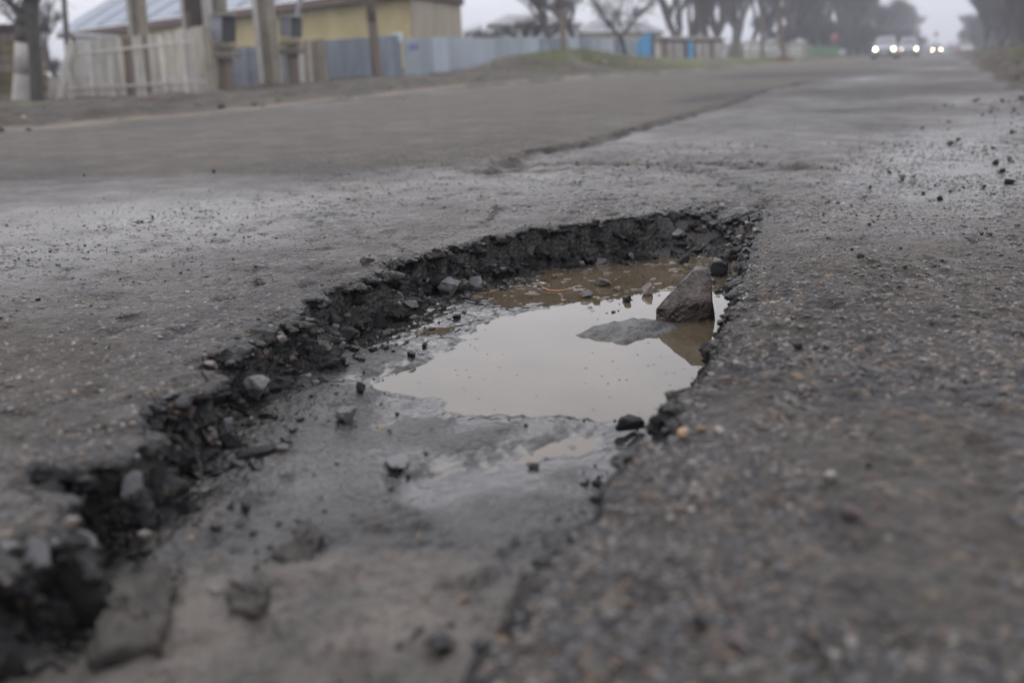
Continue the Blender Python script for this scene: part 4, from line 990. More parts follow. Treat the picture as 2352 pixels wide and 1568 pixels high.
# --- meter boxes on posts
def meter(label, D, l, r_, fold, yt, yb, foot_l, foot_r, pyb, plabel):
    b0 = P((foot_l+foot_r)/2, pyb, D); t = thing('meter_box', label, 'meter box', PV((l+r_)/2,yb,b0))
    a = PV(l,yb-3,b0); b_ = PV(fold,yb,b0); side = RT*((r_-fold)/S*D)+FH*.30
    mb = MB(); mb.slab(a,b_,PV(fold,yt,b0),PV(l,yt+2,b0),FH*.28); mb.build('cabinet', greymetal, t)
    b2_ = b_+RT*.003; c2 = PV(fold,yt,b0)+RT*.003; mb = MB(); mb.slab(b2_,b2_+side,c2+side,c2,FH*.02-RT*.0); mb.build('side_door', darkmetal, t)
    mb = MB(); e_ = np.array([0,0,.035]); a2 = PV(l-3,yt,b0)-FH*.04+e_*.2; b3 = PV(r_+2,yt-1,b0)-FH*.04+e_*.2; mb.slab(a2,b3,b3+e_,a2+e_,FH*.42); mb.build('lid', concretew, t)
    p = thing('box_stand', plabel, 'stand', b0)
    mb = MB(); post(mb, b0+FH*.06, foot_l, foot_r, pyb, yb+12, -8, .14); mb.build('post', woodbrown, p)
    mb = MB(); post(mb, b0+FH*.02, foot_l-10, foot_l-5, pyb, yb+30, -6, .08); mb.build('side_post', concrete, p)
    for k, (w0, dy) in enumerate(((4,3),(1,12),(-3,22),(-6,30))):
        a = PV(l+w0-2,yb+dy+7,b0)-FH*.04; b_ = PV(r_-w0+4,yb+dy+7,b0)-FH*.04; mb = MB(); mb.slab(a,b_,PV(r_-w0+4,yb+dy,b0)-FH*.04,PV(l+w0-2,yb+dy,b0)-FH*.04,FH*.34); mb.build('bracket', [concrete,woodbrown][k%2], p)
meter('grey metal meter box with dark side, the left and larger one', 19, 481, 531, 509, 37, 98, 512, 534, 212, 'stacked bracket stand carrying the left larger meter box')
meter('grey metal meter box with dark side, the right and smaller one', 20.5, 643, 686, 669, 41, 87, 664, 688, 203, 'stacked bracket stand carrying the right smaller meter box')
b0 = P(678,120,20.6); mb = MB(); mb.tube(PV(680,42,b0),PV(703,-50,b0),.05,.05,8); single('pipe', 'grey pipe slanting up from the right meter box', 'pipe', mb, greymetal, b0)
# --- plank fences between
def planks(name, label, p0, p1, yb0, yb1, yt0, yt1, D0, D1, n, mat, shift=-7, gap=.12, th=.02, cat='fence', jit=1.5, railm=woodbrown, pn='plank'):
    o = P(p0,yb0,D0); t = thing(name, label, cat, o)
    for i in range(n):
        u0, u1 = (i+gap/2)/n, (i+1-gap/2)/n
        def at_(u, y_0, y_1): return p0+(p1-p0)*u, y_0+(y_1-y_0)*u, D0+(D1-D0)*u
        x0,y0,d0 = at_(u0,yb0,yb1); x1,y1,d1 = at_(u1,yb0,yb1); j = rr.uniform(-jit,jit)
        a, b_ = P(x0,y0,d0), P(x1,y1,d1); c = PV(x1+shift,yt0+(yt1-yt0)*u1+j,b_); d = PV(x0+shift,yt0+(yt1-yt0)*u0+j,a)
        mb = MB(); mb.slab(a-np.array([0,0,.1]),b_-np.array([0,0,.1]),c,d,FH*th); mb.build(pn, mat if not isinstance(mat,list) else rr.choice(mat), t)
    for fy in (.25,.78):
        a = PV(p0+shift*fy, yb0+(yt0-yb0)*fy, P(p0,yb0,D0))+FH*(th+.005); b_ = PV(p1+shift*fy, yb1+(yt1-yb1)*fy, P(p1,yb1,D1))+FH*(th+.005)
        mb = MB(); mb.slab(a,b_,b_+np.array([0,0,.07]),a+np.array([0,0,.07]),FH*.04); mb.build('rail', railm, t)
    return t
planks('plank_fence', 'blue-grey plank fence panel between left meter box and massive concrete pole', 536, 606, 206, 205, 110, 106, 21, 21.2, 8, blueplank)
planks('plank_fence', 'narrow blue-grey plank fence panel between massive pole and right meter box', 642, 668, 203, 202, 112, 110, 21.6, 21.8, 3, blueplank)
planks('plank_fence', 'grey weathered plank fence panel right of the right meter box', 690, 734, 198, 195, 97, 92, 22, 22.6, 6, [woodpale,woodbrown])
mb = MB(); post(mb, P(740,196,22.8), 733,752,196,90,-9,.18); single('fence_post', 'square timber post where the plank fence meets the tin fence', 'post', mb, concrete, P(740,196,22.8))
mb = MB(); a=P(528,212,20.6); b_=P(735,200,22); mb.slab(a,b_,b_+np.array([0,0,.07]),a+np.array([0,0,.07]),FH*.25); single('kerb_plinth', 'reddish brick plinth under the blue-grey plank fence', 'plinth', mb, simple('brick_red',(.12,.045,.035),(.2,.08,.06),6,.8,.2), a)
# --- corrugated tin fences
def tin(label, p0, p1, yb0, yb1, yt0, yt1, D0, D1, npan, mats, shift=-6, amp=.018, pitch=.09):
    o = P(p0,yb0,D0); t = thing('tin_fence', label, 'fence', o)
    for i in range(npan):
        u0, u1 = i/npan, (i+1)/npan; x0, x1 = p0+(p1-p0)*u0, p0+(p1-p0)*u1; d0, d1 = D0+(D1-D0)*u0, D0+(D1-D0)*u1
        a = P(x0, yb0+(yb1-yb0)*u0, d0); b_ = P(x1, yb0+(yb1-yb0)*u1, d1); j = rr.uniform(-1,1)
        c = PV(x1+shift, yt0+(yt1-yt0)*u1+j, b_); d = PV(x0+shift, yt0+(yt1-yt0)*u0+j, a)
        n = max(6, int(np.linalg.norm(b_-a)/pitch*4)); vv, ff = [], []; nrm = -FH
        for k in range(n+1):
            w = k/n; off = nrm*amp*math.sin(k*math.pi/2+.6) + FH*.012*(i%2); lo = a+(b_-a)*w-np.array([0,0,.25]); hi = d+(c-d)*w; vv += [lo+off, hi+off, lo+off+FH*.003, hi+off+FH*.003]
        for k in range(n):
            s_ = k*4; ff += [[s_,s_+4,s_+5,s_+1],[s_+2,s_+3,s_+7,s_+6],[s_+1,s_+5,s_+7,s_+3]]
        mb = MB(); mb.add(vv, ff); mb.build('panel', mats[i%len(mats)], t)
    return t
tf = tin('blue-grey corrugated tin fence either side of the leaning wooden pole', 752, 925, 190, 187, 94, 80, 23.5, 28.5, 6, [tinA,tinA,tinA,tinA,tinA,tinA])
mb = MB(); bq = P(925,187,28.4); mb.slab(PV(898,99,bq)-FH*.05,PV(925,95,bq)-FH*.05,PV(924,74,bq)-FH*.05,PV(900,77,bq)-FH*.05,FH*.03); mb.build('pale_patch', tinpaint, tf)
tf2 = tin('long pale corrugated tin fence in front of the beige house wall', 930, 1312, 188, 150, 87, 87, 29, 42, 11, [tinB]*9+[tinA]*2)
mb = MB(); bq = P(950,186,29.4); mb.slab(PV(941,117,bq)-FH*.05,PV(962,116,bq)-FH*.05,PV(961,101,bq)-FH*.05,PV(940,102,bq)-FH*.05,FH*.02); mb.build('number_plate', simple('violet_plate',(.16,.15,.33),(.24,.23,.42),8,.5,0), tf2)
tin('farther pale tin fence between the second pole and the blue gate', 1306, 1465, 140, 138, 86, 92, 48, 58, 6, [tinB,tinA,tinB], shift=-3)
# --- wooden poles by the road
def woodpole(label, px, py, D, w, topx, taper=.9, pyt=-80):
    b0 = P(px,py,D); mb = MB(); r0 = px_r(w,D); pts = [b0-np.array([0,0,.4]), PV(px,py,b0), PV((px+topx)/2+1,(py+pyt)/2,b0), PV(topx,pyt,b0)]
    seg_tree(mb, pts, [r0*1.05,r0,r0*.96,r0*taper]); return tag(mb.build('utility_pole', woodbrown, origin=b0, smooth=True), label, 'pole')
woodpole('leaning brown wooden utility pole in front of the blue-grey tin fence', 867, 183, 25.5, 23, 841)
woodpole('brown wooden utility pole rising behind the grassy mound', 1296, 122, 38, 14, 1279)
woodpole('slim dark utility pole in front of far picket fence', 1752, 133, 74, 9, 1742)
woodpole('dark utility pole with thick forked top right of the slim one', 1801, 140, 62, 10, 1779)
mb = MB(); q = P(1803,143,60); q[2] = max(q[2], .1); mb.box(q, .9, .5, .5); mb.box(q+np.array([-.5,0,-.1]), .6,.4,.3); single('brick_heap', 'reddish brown block at the foot of the forked utility pole', 'block', mb, simple('reddish_block',(.12,.06,.05),(.2,.1,.08),4,.8,.3), q)
# --- house with yellow wall and blue-grey roof
hb = P(700,170,43); t = thing('house', 'low house with yellow and beige walls and a blue-grey sheet roof', 'house', hb)
c0, c1_, c2_ = P(180,215,60), P(950,178,38), P(1064,168,43)
def up(p, px, py): return PV(px, py, p)
e0, e1, e2 = PV(175,76,c0), PV(946,-26,c1_), PV(1062,-6,c2_)
e1 = e1.copy(); zt = max(e0[2], e2[2]); 
mb = MB(); mb.slab(c0-[0,0,2],c1_-[0,0,2],np.array([c1_[0],c1_[1],e1[2]]),np.array([c0[0],c0[1],e0[2]]),FH*.3); mb.build('front_wall', yellow, t)
mb = MB(); mb.slab(c1_-[0,0,2]+RT*.02,c2_-[0,0,2],np.array([c2_[0],c2_[1],e2[2]]),np.array([c1_[0],c1_[1],e1[2]])+RT*.02,FH*.3); mb.build('side_wall', beige, t)
fd = (c1_-c0); fd[2] = 0; fd /= np.linalg.norm(fd); nb = np.array([-fd[1],fd[0],0]); nb = nb if np.dot(nb,FH) > 0 else -nb
o_ = -nb*.55; E0 = np.array([c0[0],c0[1],e0[2]])+o_-fd*.6; E1 = np.array([c1_[0],c1_[1],e1[2]])+o_+fd*.6
mb = MB(); mb.slab(E0-[0,0,.30],E1-[0,0,.30],E1,E0,nb*.06); mb.build('fascia', fascia, t)
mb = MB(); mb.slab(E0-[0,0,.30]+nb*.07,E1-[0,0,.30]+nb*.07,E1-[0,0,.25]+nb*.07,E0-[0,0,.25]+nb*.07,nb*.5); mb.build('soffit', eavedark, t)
rise = nb*4.2+np.array([0,0,2.3]); e_n = np.array([0,0,.05])
for k in range(11):
    a = E0+(E1-E0)*(k/11)-nb*.08; b_ = E0+(E1-E0)*((k+1)/11-.0012)-nb*.08; a, b_ = a+e_n*(1+(k%2)*.1), b_+e_n*(1+(k%2)*.1)
    mb = MB(); mb.slab(a,b_,b_+rise,a+rise,np.array([0,0,.03])); mb.build('roof_sheet', roofm, t)
    if k: mb = MB(); mb.slab(a-fd*.04+e_n,a+fd*.04+e_n,a+fd*.04+rise+e_n,a-fd*.04+rise+e_n,np.array([0,0,.05])); mb.build('roof_seam', roofm, t)
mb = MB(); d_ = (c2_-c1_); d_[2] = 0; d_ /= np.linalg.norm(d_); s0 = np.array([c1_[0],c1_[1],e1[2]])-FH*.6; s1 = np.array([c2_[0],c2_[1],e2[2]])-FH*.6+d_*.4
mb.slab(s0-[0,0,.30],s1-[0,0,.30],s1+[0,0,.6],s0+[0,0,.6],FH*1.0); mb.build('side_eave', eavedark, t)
mb = MB(); mb.slab(c0+nb*9-[0,0,2],c0-[0,0,2],np.array([c0[0],c0[1],e0[2]]),np.array([c0[0],c0[1],e0[2]])+nb*9,fd*.3); mb.build('end_wall', yellow, t)
ow = P(205,225,46); t = thing('white_outbuilding', 'small white outbuilding seen over the left end of picket fence', 'outbuilding', ow)
mb = MB(); mb.slab(PV(172,225,ow),PV(231,222,ow),PV(229,84,ow),PV(176,80,ow),FH*2); mb.build('wall', whitew, t)
mb = MB(); mb.slab(PV(170,82,ow)-FH*.2,PV(233,85,ow)-FH*.2,PV(232,80,ow)-FH*.2,PV(172,76,ow)-FH*.2,FH*2.4); mb.build('roof', whitew, t)
# --- farther buildings
def shedh(name, label, cat, p0, p1, yb, D, ywall, yridge, depth, wm, rm, hip=.18):
    o = P((p0+p1)/2, yb, D); t = thing(name, label, cat, o); a, b_ = PV(p0,yb,o)-[0,0,1], PV(p1,yb,o)-[0,0,1]; c, d = PV(p1,ywall,o), PV(p0,ywall,o)
    mb = MB(); mb.slab(a,b_,c,d,FH*depth); mb.build('wall', wm, t)
    bk = FH*depth; m0 = PV(p0+(p1-p0)*hip,yridge,o)+bk/2; m1 = PV(p1-(p1-p0)*hip,yridge,o)+bk/2; ov = FH*.5; d0, c0_ = d-ov-RT*.4+[0,0,.02], c-ov+RT*.4+[0,0,.02]; d1, c1 = d+bk+ov-RT*.4+[0,0,.02], c+bk+ov+RT*.4+[0,0,.02]
    mb = MB(); mb.add([d0,c0_,c1,d1,m0,m1], [[0,1,5,4],[1,2,5],[2,3,4,5],[3,0,4],[3,2,1,0]]); mb.build('roof', rm, t)
    return t, o
t, o = shedh('white_house', 'pale grey-white house with grey roof behind the bare V-shaped trees', 'house', 1130, 1330, 165, 70, 58, 28, 8, whitew, slate)
t, o = shedh('cream_house', 'long cream house with grey roof behind the roadside tree', 'house', 1336, 1520, 150, 75, 76, 44, 8, cream, slate)
for px in (1375,1420,1470):
    mb = MB(); mb.slab(PV(px,112,o)-FH*.04,PV(px+14,112,o)-FH*.04,PV(px+14,90,o)-FH*.04,PV(px,90,o)-FH*.04,FH*.02); f = mb.build('window', darkmetal, t)
t, o = shedh('dark_shed', 'dark low shed under the trees behind the beige picket fence', 'shed', 1500, 1662, 140, 75, 92, 82, 5, wooddark, woodbrown, .05)
t, o = shedh('far_white_house', 'far white house with pointed roof beyond the utility poles', 'house', 1796, 1842, 133, 110, 97, 76, 6, whitew, whitew, .4)
# blue gate, blue drum, fences
gb = P(1478,136,57); t = thing('blue_gate', 'bright blue gate leaf with slanted top beside the farther tin fence', 'gate', gb)
for k in range(5):
    x0 = 1463+k*6.8; x1 = x0+6.5; y0 = 94-(k)*4.8; mb = MB(); mb.slab(PV(x0,140,gb),PV(x1,140,gb),PV(x1,y0-4.6,gb),PV(x0,y0,gb),FH*.05); mb.build('board', bluepaint, t)
mb = MB(); mb.slab(PV(1463,112,gb)+FH*.06,PV(1496,112,gb)+FH*.06,PV(1496,107,gb)+FH*.06,PV(1463,107,gb)+FH*.06,FH*.04); mb.build('crosspiece', bluepaint, t)
mb = MB(); post(mb, P(1500,137,57.5), 1497,1504,137,74,0,.3); single('gate_post', 'dark timber gate post right of the blue gate', 'post', mb, wooddark, P(1500,137,57.5))
bp_ = P(1587,134,60); t = thing('blue_drum', 'narrow bright blue drum standing against the beige picket fence', 'drum', bp_)
mb = MB(); r_ = px_r(13,60); a_, b_ = PV(1587,134,bp_), PV(1586,100,bp_); mb.tube(a_,b_,r_,r_,14); mb.build('body', bluepaint, t)
mb = MB(); mb.tube(b_+[0,0,.01],b_+[0,0,.10],r_*1.06,r_*1.0,14); mb.tube(a_+(b_-a_)*.5,a_+(b_-a_)*.55,r_*1.05,r_*1.05,14); mb.build('hoop', bluepaint, t)
planks('far_picket_fence', 'beige picket fence between the blue gate and the blue drum', 1505, 1576, 139, 136, 98, 98, 60, 62, 11, [woodpale,woodbrown], -2, .35)
planks('far_picket_fence', 'beige picket fence right of the blue drum below the dark shed', 1596, 1662, 135, 133, 98, 97, 63, 66, 10, [woodpale,woodbrown], -2, .35)
planks('far_picket_fence', 'grey plank fence stretch left of the slim utility pole', 1664, 1712, 134, 133, 101, 96, 66, 70, 7, [woodbrown], -2, .3)
planks('far_picket_fence', 'pale picket fence behind the slim utility pole', 1712, 1790, 133, 134, 92, 94, 72, 78, 13, woodpale, -2, .3)
planks('far_picket_fence', 'pale picket fence right of the forked utility pole', 1806, 1856, 134, 133, 100, 93, 80, 88, 8, woodpale, -1, .35)
planks('green_fence', 'green board fence beyond the pale picket fence', 1857, 1928, 133, 131, 106, 110, 92, 105, 11, greenpaint, -1, .1, railm=greenpaint)
bq = P(1934,133,108); t = thing('white_signboard', 'small white board with two legs at end of the green fence', 'signboard', bq)
mb = MB(); mb.slab(PV(1925,126,bq),PV(1943,125,bq),PV(1943,114,bq),PV(1925,115,bq),FH*.1); mb.build('board', whitew, t)
for px in (1927,1939): mb = MB(); mb.slab(PV(px,134,bq)+FH*.02,PV(px+2,134,bq)+FH*.02,PV(px+2,124,bq)+FH*.02,PV(px,124,bq)+FH*.02,FH*.08); mb.build('leg', whitew, t)
redm = simple('faded_red', (.30,.08,.09), (.36,.11,.12), 3, .5, 0)
def sign(label, px, py, D, w, pyb, leg):
    o = P(px,pyb,D); t = thing('road_sign', label, 'road sign', o); c = PV(px,py,o); r_ = px_r(w,D); vv = [c+(RT*math.cos(a)+np.array([0,0,1])*math.sin(a))*r_ for a in [math.pi/8+k*math.pi/4 for k in range(8)]]
    mb = MB(); mb.add(vv+[v+FH*.03 for v in vv], [list(range(8)),list(range(15,7,-1))]+[[k,(k+1)%8,(k+1)%8+8,k+8] for k in range(8)]); mb.build('face', redm, t)
    mb = MB(); mb.tube(PV(px,pyb,o),c+FH*.06,.04,.04,6); mb.build('sign_post', greymetal, t)
sign('faded red octagonal road sign beyond the green fence', 1917, 85, 112, 18, 134, 0)
sign('small distant red sign far down the road above the lights', 2150, 79, 230, 11, 122, 0)
# --- trees
def bare_tree(seed, h, spread=.55, trunk_h=.28, levels=4, twn=2600, dens=1.0, r0=None):
    r = random.Random(seed); tr = MB(); br = MB(); tips = []; r0 = r0 or h*.018
    def grow(p, d, l, rad, lev):
        q = p+d*l; mid = p+d*l*.5+np.array([r.gauss(0,.05),r.gauss(0,.05),0])*l
        mb = tr if lev == 0 else br; n = 9 if lev == 0 else (6 if lev < 2 else 4)
        mb.tube(p, mid, rad, rad*.85, n, False); mb.tube(mid, q, rad*.85, rad*.68, n, False)
        if lev >= levels: tips.append((q,d,l)); return
        for k in range(r.choice([3,3,4]) if lev else r.choice([3,4,4])):
            a = r.uniform(0,6.28); v = d*(1-spread*.4)+np.array([math.cos(a),math.sin(a),r.uniform(.0,.5)])*spread*r.uniform(.6,1.2); v /= np.linalg.norm(v)
            st = p+(q-p)*(r.uniform(.6,1.0) if lev else r.uniform(.75,1.0)); grow(st, v, l*r.uniform(.62,.85), rad*r.uniform(.5,.68), lev+1)
        if lev >= 1: tips.append((q,d,l))
    grow(np.array([0,0,-.4]), np.array([r.gauss(0,.04),r.gauss(0,.04),1.0]), h*trunk_h+.4, r0, 0)
    vv, ff = [], []
    for _ in range(twn):
        q, d, l = r.choice(tips); v = d*.5+np.array([r.gauss(0,.55),r.gauss(0,.55),r.gauss(.15,.45)]); v /= np.linalg.norm(v)+1e-9
        st = q-d*l*r.random(); L_ = r.uniform(.35,1.1)*h*.075; en = st+v*L_; w = h*.0007*r.uniform(.7,1.5); s_ = np.cross(v,[.3,.4,.86]); s_ /= np.linalg.norm(s_)+1e-9; s2 = np.cross(v,s_); n0 = len(vv)
        vv += [st+s_*w, st-s_*w*.5+s2*w*.87, st-s_*w*.5-s2*w*.87, en]; ff += [[n0,n0+1,n0+3],[n0+1,n0+2,n0+3],[n0+2,n0,n0+3]]
    n0 = len(br.v); br.v += [tuple(q) for q in vv]; br.f += [[i+n0 for i in f] for f in ff]
    def mk(mb, nm, mt): me = mesh_np(nm, mb.v, mb.f, mt, False); return me
    return mk(tr,'trunk',bark), mk(br,'crown',bark2)
def place_tree(ms, loc, label, sc_=1.0, group=None, name='bare_tree', rz=None):
    t = thing(name, label, 'tree', loc, group); t.scale = (sc_,)*3; t.rotation_euler = (0,0,rz if rz is not None else rr.uniform(0,6.28))
    link('trunk', ms[0], t); link('crown', ms[1], t); return t
# V-shaped roadside tree
b0 = P(1436,134,45); t = thing('roadside_tree', 'bare V-shaped tree standing on the grass before the farther tin fence', 'tree', b0); D = 45
def pw(x_,y_): return PV(x_,y_,b0)
mb = MB(); seg_tree(mb, [pw(1439,140),pw(1437,128),pw(1430,98),pw(1424,84)], [px_r(14,D),px_r(11,D),px_r(9,D),px_r(12,D)], 8); mb.build('trunk', bark, t, smooth=True)
mb = MB(); seg_tree(mb, [pw(1424,86),pw(1404,62),pw(1382,36),pw(1365,8),pw(1350,-40)], [px_r(9,D),px_r(7.5,D),px_r(6.5,D),px_r(5.5,D),px_r(3,D)], 7)
seg_tree(mb, [pw(1424,86),pw(1448,60),pw(1466,34),pw(1486,20),pw(1510,-10)], [px_r(9,D),px_r(7,D),px_r(6,D),px_r(5,D),px_r(3,D)], 7)
seg_tree(mb, [pw(1426,70),pw(1420,40),pw(1428,0),pw(1424,-40)], [px_r(5,D),px_r(4,D),px_r(3.5,D),px_r(3,D)], 6)
rt = random.Random(12)
ends = [(1382,36),(1365,8),(1466,34),(1486,20),(1420,40),(1428,0),(1350,-20),(1500,0),(1404,62),(1448,60)]
for _ in range(330):
    ex_, ey_ = rt.choice(ends); a = pw(ex_+rt.gauss(0,9), ey_+rt.gauss(-4,9)); b_ = a+np.array([rt.gauss(0,.5),rt.gauss(0,.4),rt.gauss(.25,.4)]); mb.tube(a,b_,.018,.006,3,False)
mb.build('branches', bark2, t)
tA = bare_tree(21, 7.5, .62, .10, 4, 1500); tB = bare_tree(22, 8.5, .5, .16, 4, 1500); tC = bare_tree(23, 9.5, .5, .25, 4, 3400); tD = bare_tree(24, 10, .34, .17, 5, 6500); tE = bare_tree(25, 9.5, .38, .15, 5, 6500); tS = bare_tree(26, 6, .42, .16, 4, 7000)
bq = P(1215,150,50); place_tree(tA, (bq[0],bq[1],0), 'small bare tree behind the pale tin fence near the house corner', 1.15)
bq = P(1268,150,54); place_tree(tB, (bq[0],bq[1],0), 'bare fork-trunked tree behind the tin fence left of second pole', 1.25)
bq = P(1095,150,52); place_tree(tA, (bq[0],bq[1],0), 'bare shrubby tree beside the beige house corner', 1.0)
bq = P(1325,150,60); place_tree(tB, (bq[0],bq[1],0), 'bare tree before the cream house right of second pole', 1.15)
bq = P(120,200,55); place_tree(tB, (bq[0],bq[1],-.5), 'thin bare tree far behind the thin pole at left', 1.2)
bq = P(135,200,50); place_tree(tA, (bq[0],bq[1],-.5), 'low bare bush-like tree behind the leaning board', .8)
# mass of trees behind on the left side of the road and on the right
G1, G2 = 'bare winter trees massed along the left side of the road', 'bare winter trees massed along the right side of the road'
L1 = 'bare grey-brown winter tree in the hazy mass left of the road'; L2 = 'bare grey winter tree in the hazy mass right of the road'
for k, (px, D) in enumerate([(1545,82),(1585,86),(1560,98),(1625,84),(1600,100),(1650,92),(1690,100),(1640,112),(1730,112),(1700,125),(1770,118),(1810,112),(1790,130),(1840,118),(1870,124),(1850,138),(1900,128),(1925,138),(1890,150),(1950,146),(1975,158),(1930,165),(2000,168),(2020,182),(1985,195),(2045,200),(2070,222),(2040,240),(2090,255),(2105,285),(1830,155),(1760,150),(1690,145),(1620,130),(1870,175),(1950,190),(2010,215),(1910,145),(1965,172),(2030,260)]):
    q = P(px,120,D); place_tree([tD,tE][k%2], (q[0],q[1],-.2), L1, rr.uniform(2.0,2.6)*(1.0 if D < 150 else .72), G1)
for k, (px, D) in enumerate([(2352,64),(2400,58),(2330,78),(2310,92),(2350,98),(2290,108),(2320,120),(2275,128),(2300,145),(2262,150),(2250,175),(2280,180),(2240,205),(2225,240),(2232,260),(2215,290),(2205,320),(2345,130),(2265,115),(2380,80)]):
    q = P(px,120,D); place_tree([tE,tD][k%2], (q[0],q[1],-.1), L2, rr.uniform(1.25,1.6)*(1 if D > 70 else .8), G2)
for k in range(70):
    if k < 44: px, D, lab, g = rr.uniform(1800,2115), 0, 'leafless grey shrub under the winter trees left of the road', 'shrubs under the trees on the left'; D = 78+ (px-1610)**1.25/24 + rr.uniform(0,30)
    else: px, D, lab, g = rr.uniform(2222,2380), 0, 'leafless grey shrub under the winter trees right of the road', 'shrubs under the trees on the right'; D = 60+(2380-px)*.9+rr.uniform(0,20)
    q = P(px,120,D); t = thing('bare_shrub', lab, 'shrub', (q[0],q[1],-.1), g); t.scale = (rr.uniform(1.3,2.0),)*3; t.location.z = -.9*t.scale[0]; t.rotation_euler = (0,0,rr.uniform(0,6)); link('crown', tS[1], t); link('trunk', tS[0], t)
# ragged far wood closing the road (no single tree can be told apart there)
vv, ff = [], []
for _ in range(5200):
    y_ = rr.uniform(330,420); x_ = rr.choice([rr.uniform(-70,-6), rr.uniform(-40,-2), rr.uniform(1,30)]) if rr.random() < .9 else rr.uniform(-12,4)
    h = abs(rr.gauss(4.5,1.8))*(.55 if -8 < x_ < 4 else 1); w = .10; n0 = len(vv); z0 = rr.uniform(-.5,h*.5)
    vv += [(x_,y_,z0),(x_+w,y_,z0),(x_+rr.gauss(0,.8),y_,z0+h*.6),(x_,y_+w,z0)]; ff += [[n0,n0+1,n0+2],[n0+1,n0+3,n0+2],[n0+3,n0,n0+2]]
link('far_wood', mesh_np('far_wood', vv, ff, bark2), kind='stuff')
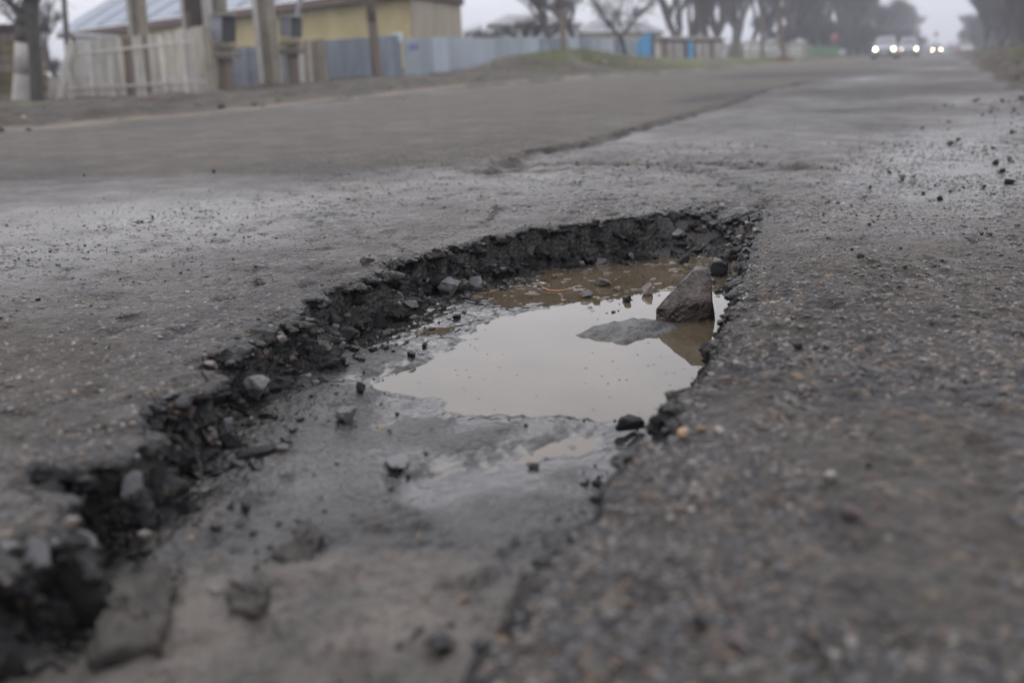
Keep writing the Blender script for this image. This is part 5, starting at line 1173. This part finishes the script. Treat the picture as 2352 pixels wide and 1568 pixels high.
# --- oncoming cars
glassm, _n, _b = newmat('car_glass'); _b.inputs['Base Color'].default_value = (.10,.11,.12,1); _b.inputs['Roughness'].default_value = .08; _b.inputs['IOR'].default_value = 1.9
def lampm(name, strength, col=(1,.82,.52)):
    m, n, b = newmat(name); b.inputs['Emission Color'].default_value = (*col,1); b.inputs['Emission Strength'].default_value = strength; b.inputs['Base Color'].default_value = (.7,.7,.7,1); return m
def carpaint(name, c): m, n, b = newmat(name); b.inputs['Base Color'].default_value = (*c,1); b.inputs['Roughness'].default_value = .3; b.inputs['Coat Weight'].default_value = .6; return m
rubber = simple('tyre_rubber', (.012,.012,.012), (.02,.02,.02), 10, .8, .1)
def car(label, px, py, D, width, height, paint, lamp, yaw=0.0, seen=(1,1)):
    o = G(px, py, 0) if D is None else P(px,py,D); o = np.array([o[0],o[1],.03]); t = thing('car', label, 'car', o); t.rotation_euler = (0,0,yaw); L_ = 4.1; w = width/2; h = height
    # body drawn along y (front at y=0 facing -y): stations (y, half width, z low, z high)
    bm = MB(); st = [(0,.80,.28,.58),(.06,.93,.22,.68),(.35,.99,.20,.74),(1.0,1.0,.18,.84),(1.15,1.0,.18,.88),(3.2,1.0,.18,.92),(3.9,.98,.22,.90),(4.1,.9,.3,.8)]
    vv = []
    for (yy,fw,z0,z1) in st:
        vv += [(-w*fw*.96,yy,z0),(w*fw*.96,yy,z0),(w*fw,yy,z0+.16),(w*fw,yy,z1-.14),(w*fw*.90,yy,z1),(-w*fw*.90,yy,z1),(-w*fw,yy,z1-.14),(-w*fw,yy,z0+.16)]
    ff = [[0,1,2,3,4,5,6,7],[56+k for k in range(7,-1,-1)]]
    for k in range(7):
        for j in range(8): ff.append([k*8+j,k*8+(j+1)%8,k*8+8+(j+1)%8,k*8+8+j])
    bm.add([v+o for v in map(np.array,vv)], ff); bm.build('body', paint, t, smooth=False)
    cb = MB(); q = [(-w*.88,1.1,.87),(w*.88,1.1,.87),(w*.88,3.7,.90),(-w*.88,3.7,.90),(-w*.68,1.85,h),(w*.68,1.85,h),(w*.70,3.2,h),(-w*.70,3.2,h)]
    cb.add([np.array(v)+o for v in q], [[0,1,5,4],[1,2,6,5],[2,3,7,6],[3,0,4,7]]); cb.build('windows', glassm, t)
    rf = MB(); rf.add([np.array(v)+o+np.array([0,0,.004]) for v in [(-w*.70,1.80,h-.01),(w*.70,1.80,h-.01),(w*.72,3.3,h-.01),(-w*.72,3.3,h-.01),(-w*.6,1.95,h+.05),(w*.6,1.95,h+.05),(w*.62,3.2,h+.05),(-w*.62,3.2,h+.05)]], [[0,1,5,4],[1,2,6,5],[2,3,7,6],[3,0,4,7],[4,5,6,7],[3,2,1,0]]); rf.build('roof', paint, t)
    for s_ in (-1,1):
        p = MB(); p.slab(o+[s_*w*.88,1.08,.87],o+[s_*w*.80,1.08,.87],o+[s_*w*.62,1.83,h+.01],o+[s_*w*.70,1.83,h+.01],np.array([0,.05,.0])); p.build('pillar', paint, t)
        for yy in (.78,3.2):
            p = MB(); p.tube(o+[s_*(w-.20),yy,.31],o+[s_*(w+.005),yy,.31],.31,.31,18); wh = p.build('wheel', rubber, t)
            p = MB(); p.tube(o+[s_*(w+.0),yy,.31],o+[s_*(w+.015),yy,.31],.19,.17,12); p.build('rim', greymetal, wh)
        p = MB(); p.box(o+[s_*(w+.09),1.3,.98],.18,.10,.13); p.build('mirror', paint, t)
        if seen[0 if s_ < 0 else 1]:
            p = MB(); p.tube(o+[s_*w*.72,-.035,.62],o+[s_*w*.72,.10,.63],.075,.09,14); p.build('headlight', lamp, t)
        else:
            p = MB(); p.tube(o+[s_*w*.72,-.035,.62],o+[s_*w*.72,.10,.63],.085,.10,14); p.build('headlight', lampdim, t)
    p = MB(); p.box(o+[0,-.02,.60],w*.9,.06,.11); p.build('grille', darkmetal, t)
    p = MB(); p.box(o+[0,-.03,.34],w*1.4,.10,.16); p.build('bumper', darkmetal, t)
    p = MB(); p.box(o+[0,-.09,.40],.52,.02,.11); p.build('number_plate', plasticw, t)
    return t
lampdim = lampm('headlight_dim', 2.5, (1,.7,.5))
car('silver car with both headlights lit, nearest of the oncoming cars', 2030, 135, 70, 1.66, 1.42, carpaint('silver_paint',(.34,.36,.39)), lampm('headlight_near', 15), .03)
car('pale silver van-like car driving just behind the nearest oncoming car', 2086, 133, 86, 1.66, 1.58, carpaint('pale_silver_paint',(.40,.43,.47)), lampm('headlight_mid', 13), .05, (0,1))
car('distant dark car with bright headlights farther down the road', 2151, 126, 165, 1.75, 1.45, carpaint('dark_paint',(.05,.055,.06)), lampm('headlight_far', 45), .0)
q = P(2226,120,150); 
car('distant white parked car at the right road side', 2222, 122, 170, 1.7, 1.4, carpaint('white_paint',(.6,.6,.62)), lampdim, 3.1)
car('small reddish car far away on the right side of road', 2201, 122, 190, 1.7, 1.4, carpaint('red_paint',(.35,.06,.07)), lampdim, 3.1)
q = P(2288,116,52); me = hull(77, 16, (1,.7,.6)); me.materials.append(simple('pinkish_rag', (.35,.28,.27), (.5,.42,.4), 6, .8, .2)); tag(put('litter', me, (q[0],q[1],q[2]), .28), 'pinkish white crumpled bag lying on the right verge', 'litter')

# ------------------------------------------------------------------ winter haze
mb = MB(); mb.box((0,0,10.4), 1640, 1640, 24.6)
hm = bpy.data.materials.new('haze_air'); hm.use_nodes = True; hn = hm.node_tree; hn.nodes.clear()
ho = hn.nodes.new('ShaderNodeOutputMaterial'); hv = hn.nodes.new('ShaderNodeVolumePrincipled'); hv.inputs['Color'].default_value = (.86,.88,.93,1); hv.inputs['Density'].default_value = .0019; hv.inputs['Anisotropy'].default_value = .2
hn.links.new(hv.outputs[0], ho.inputs['Volume'])
hz = mb.build('haze', hm, kind='stuff')
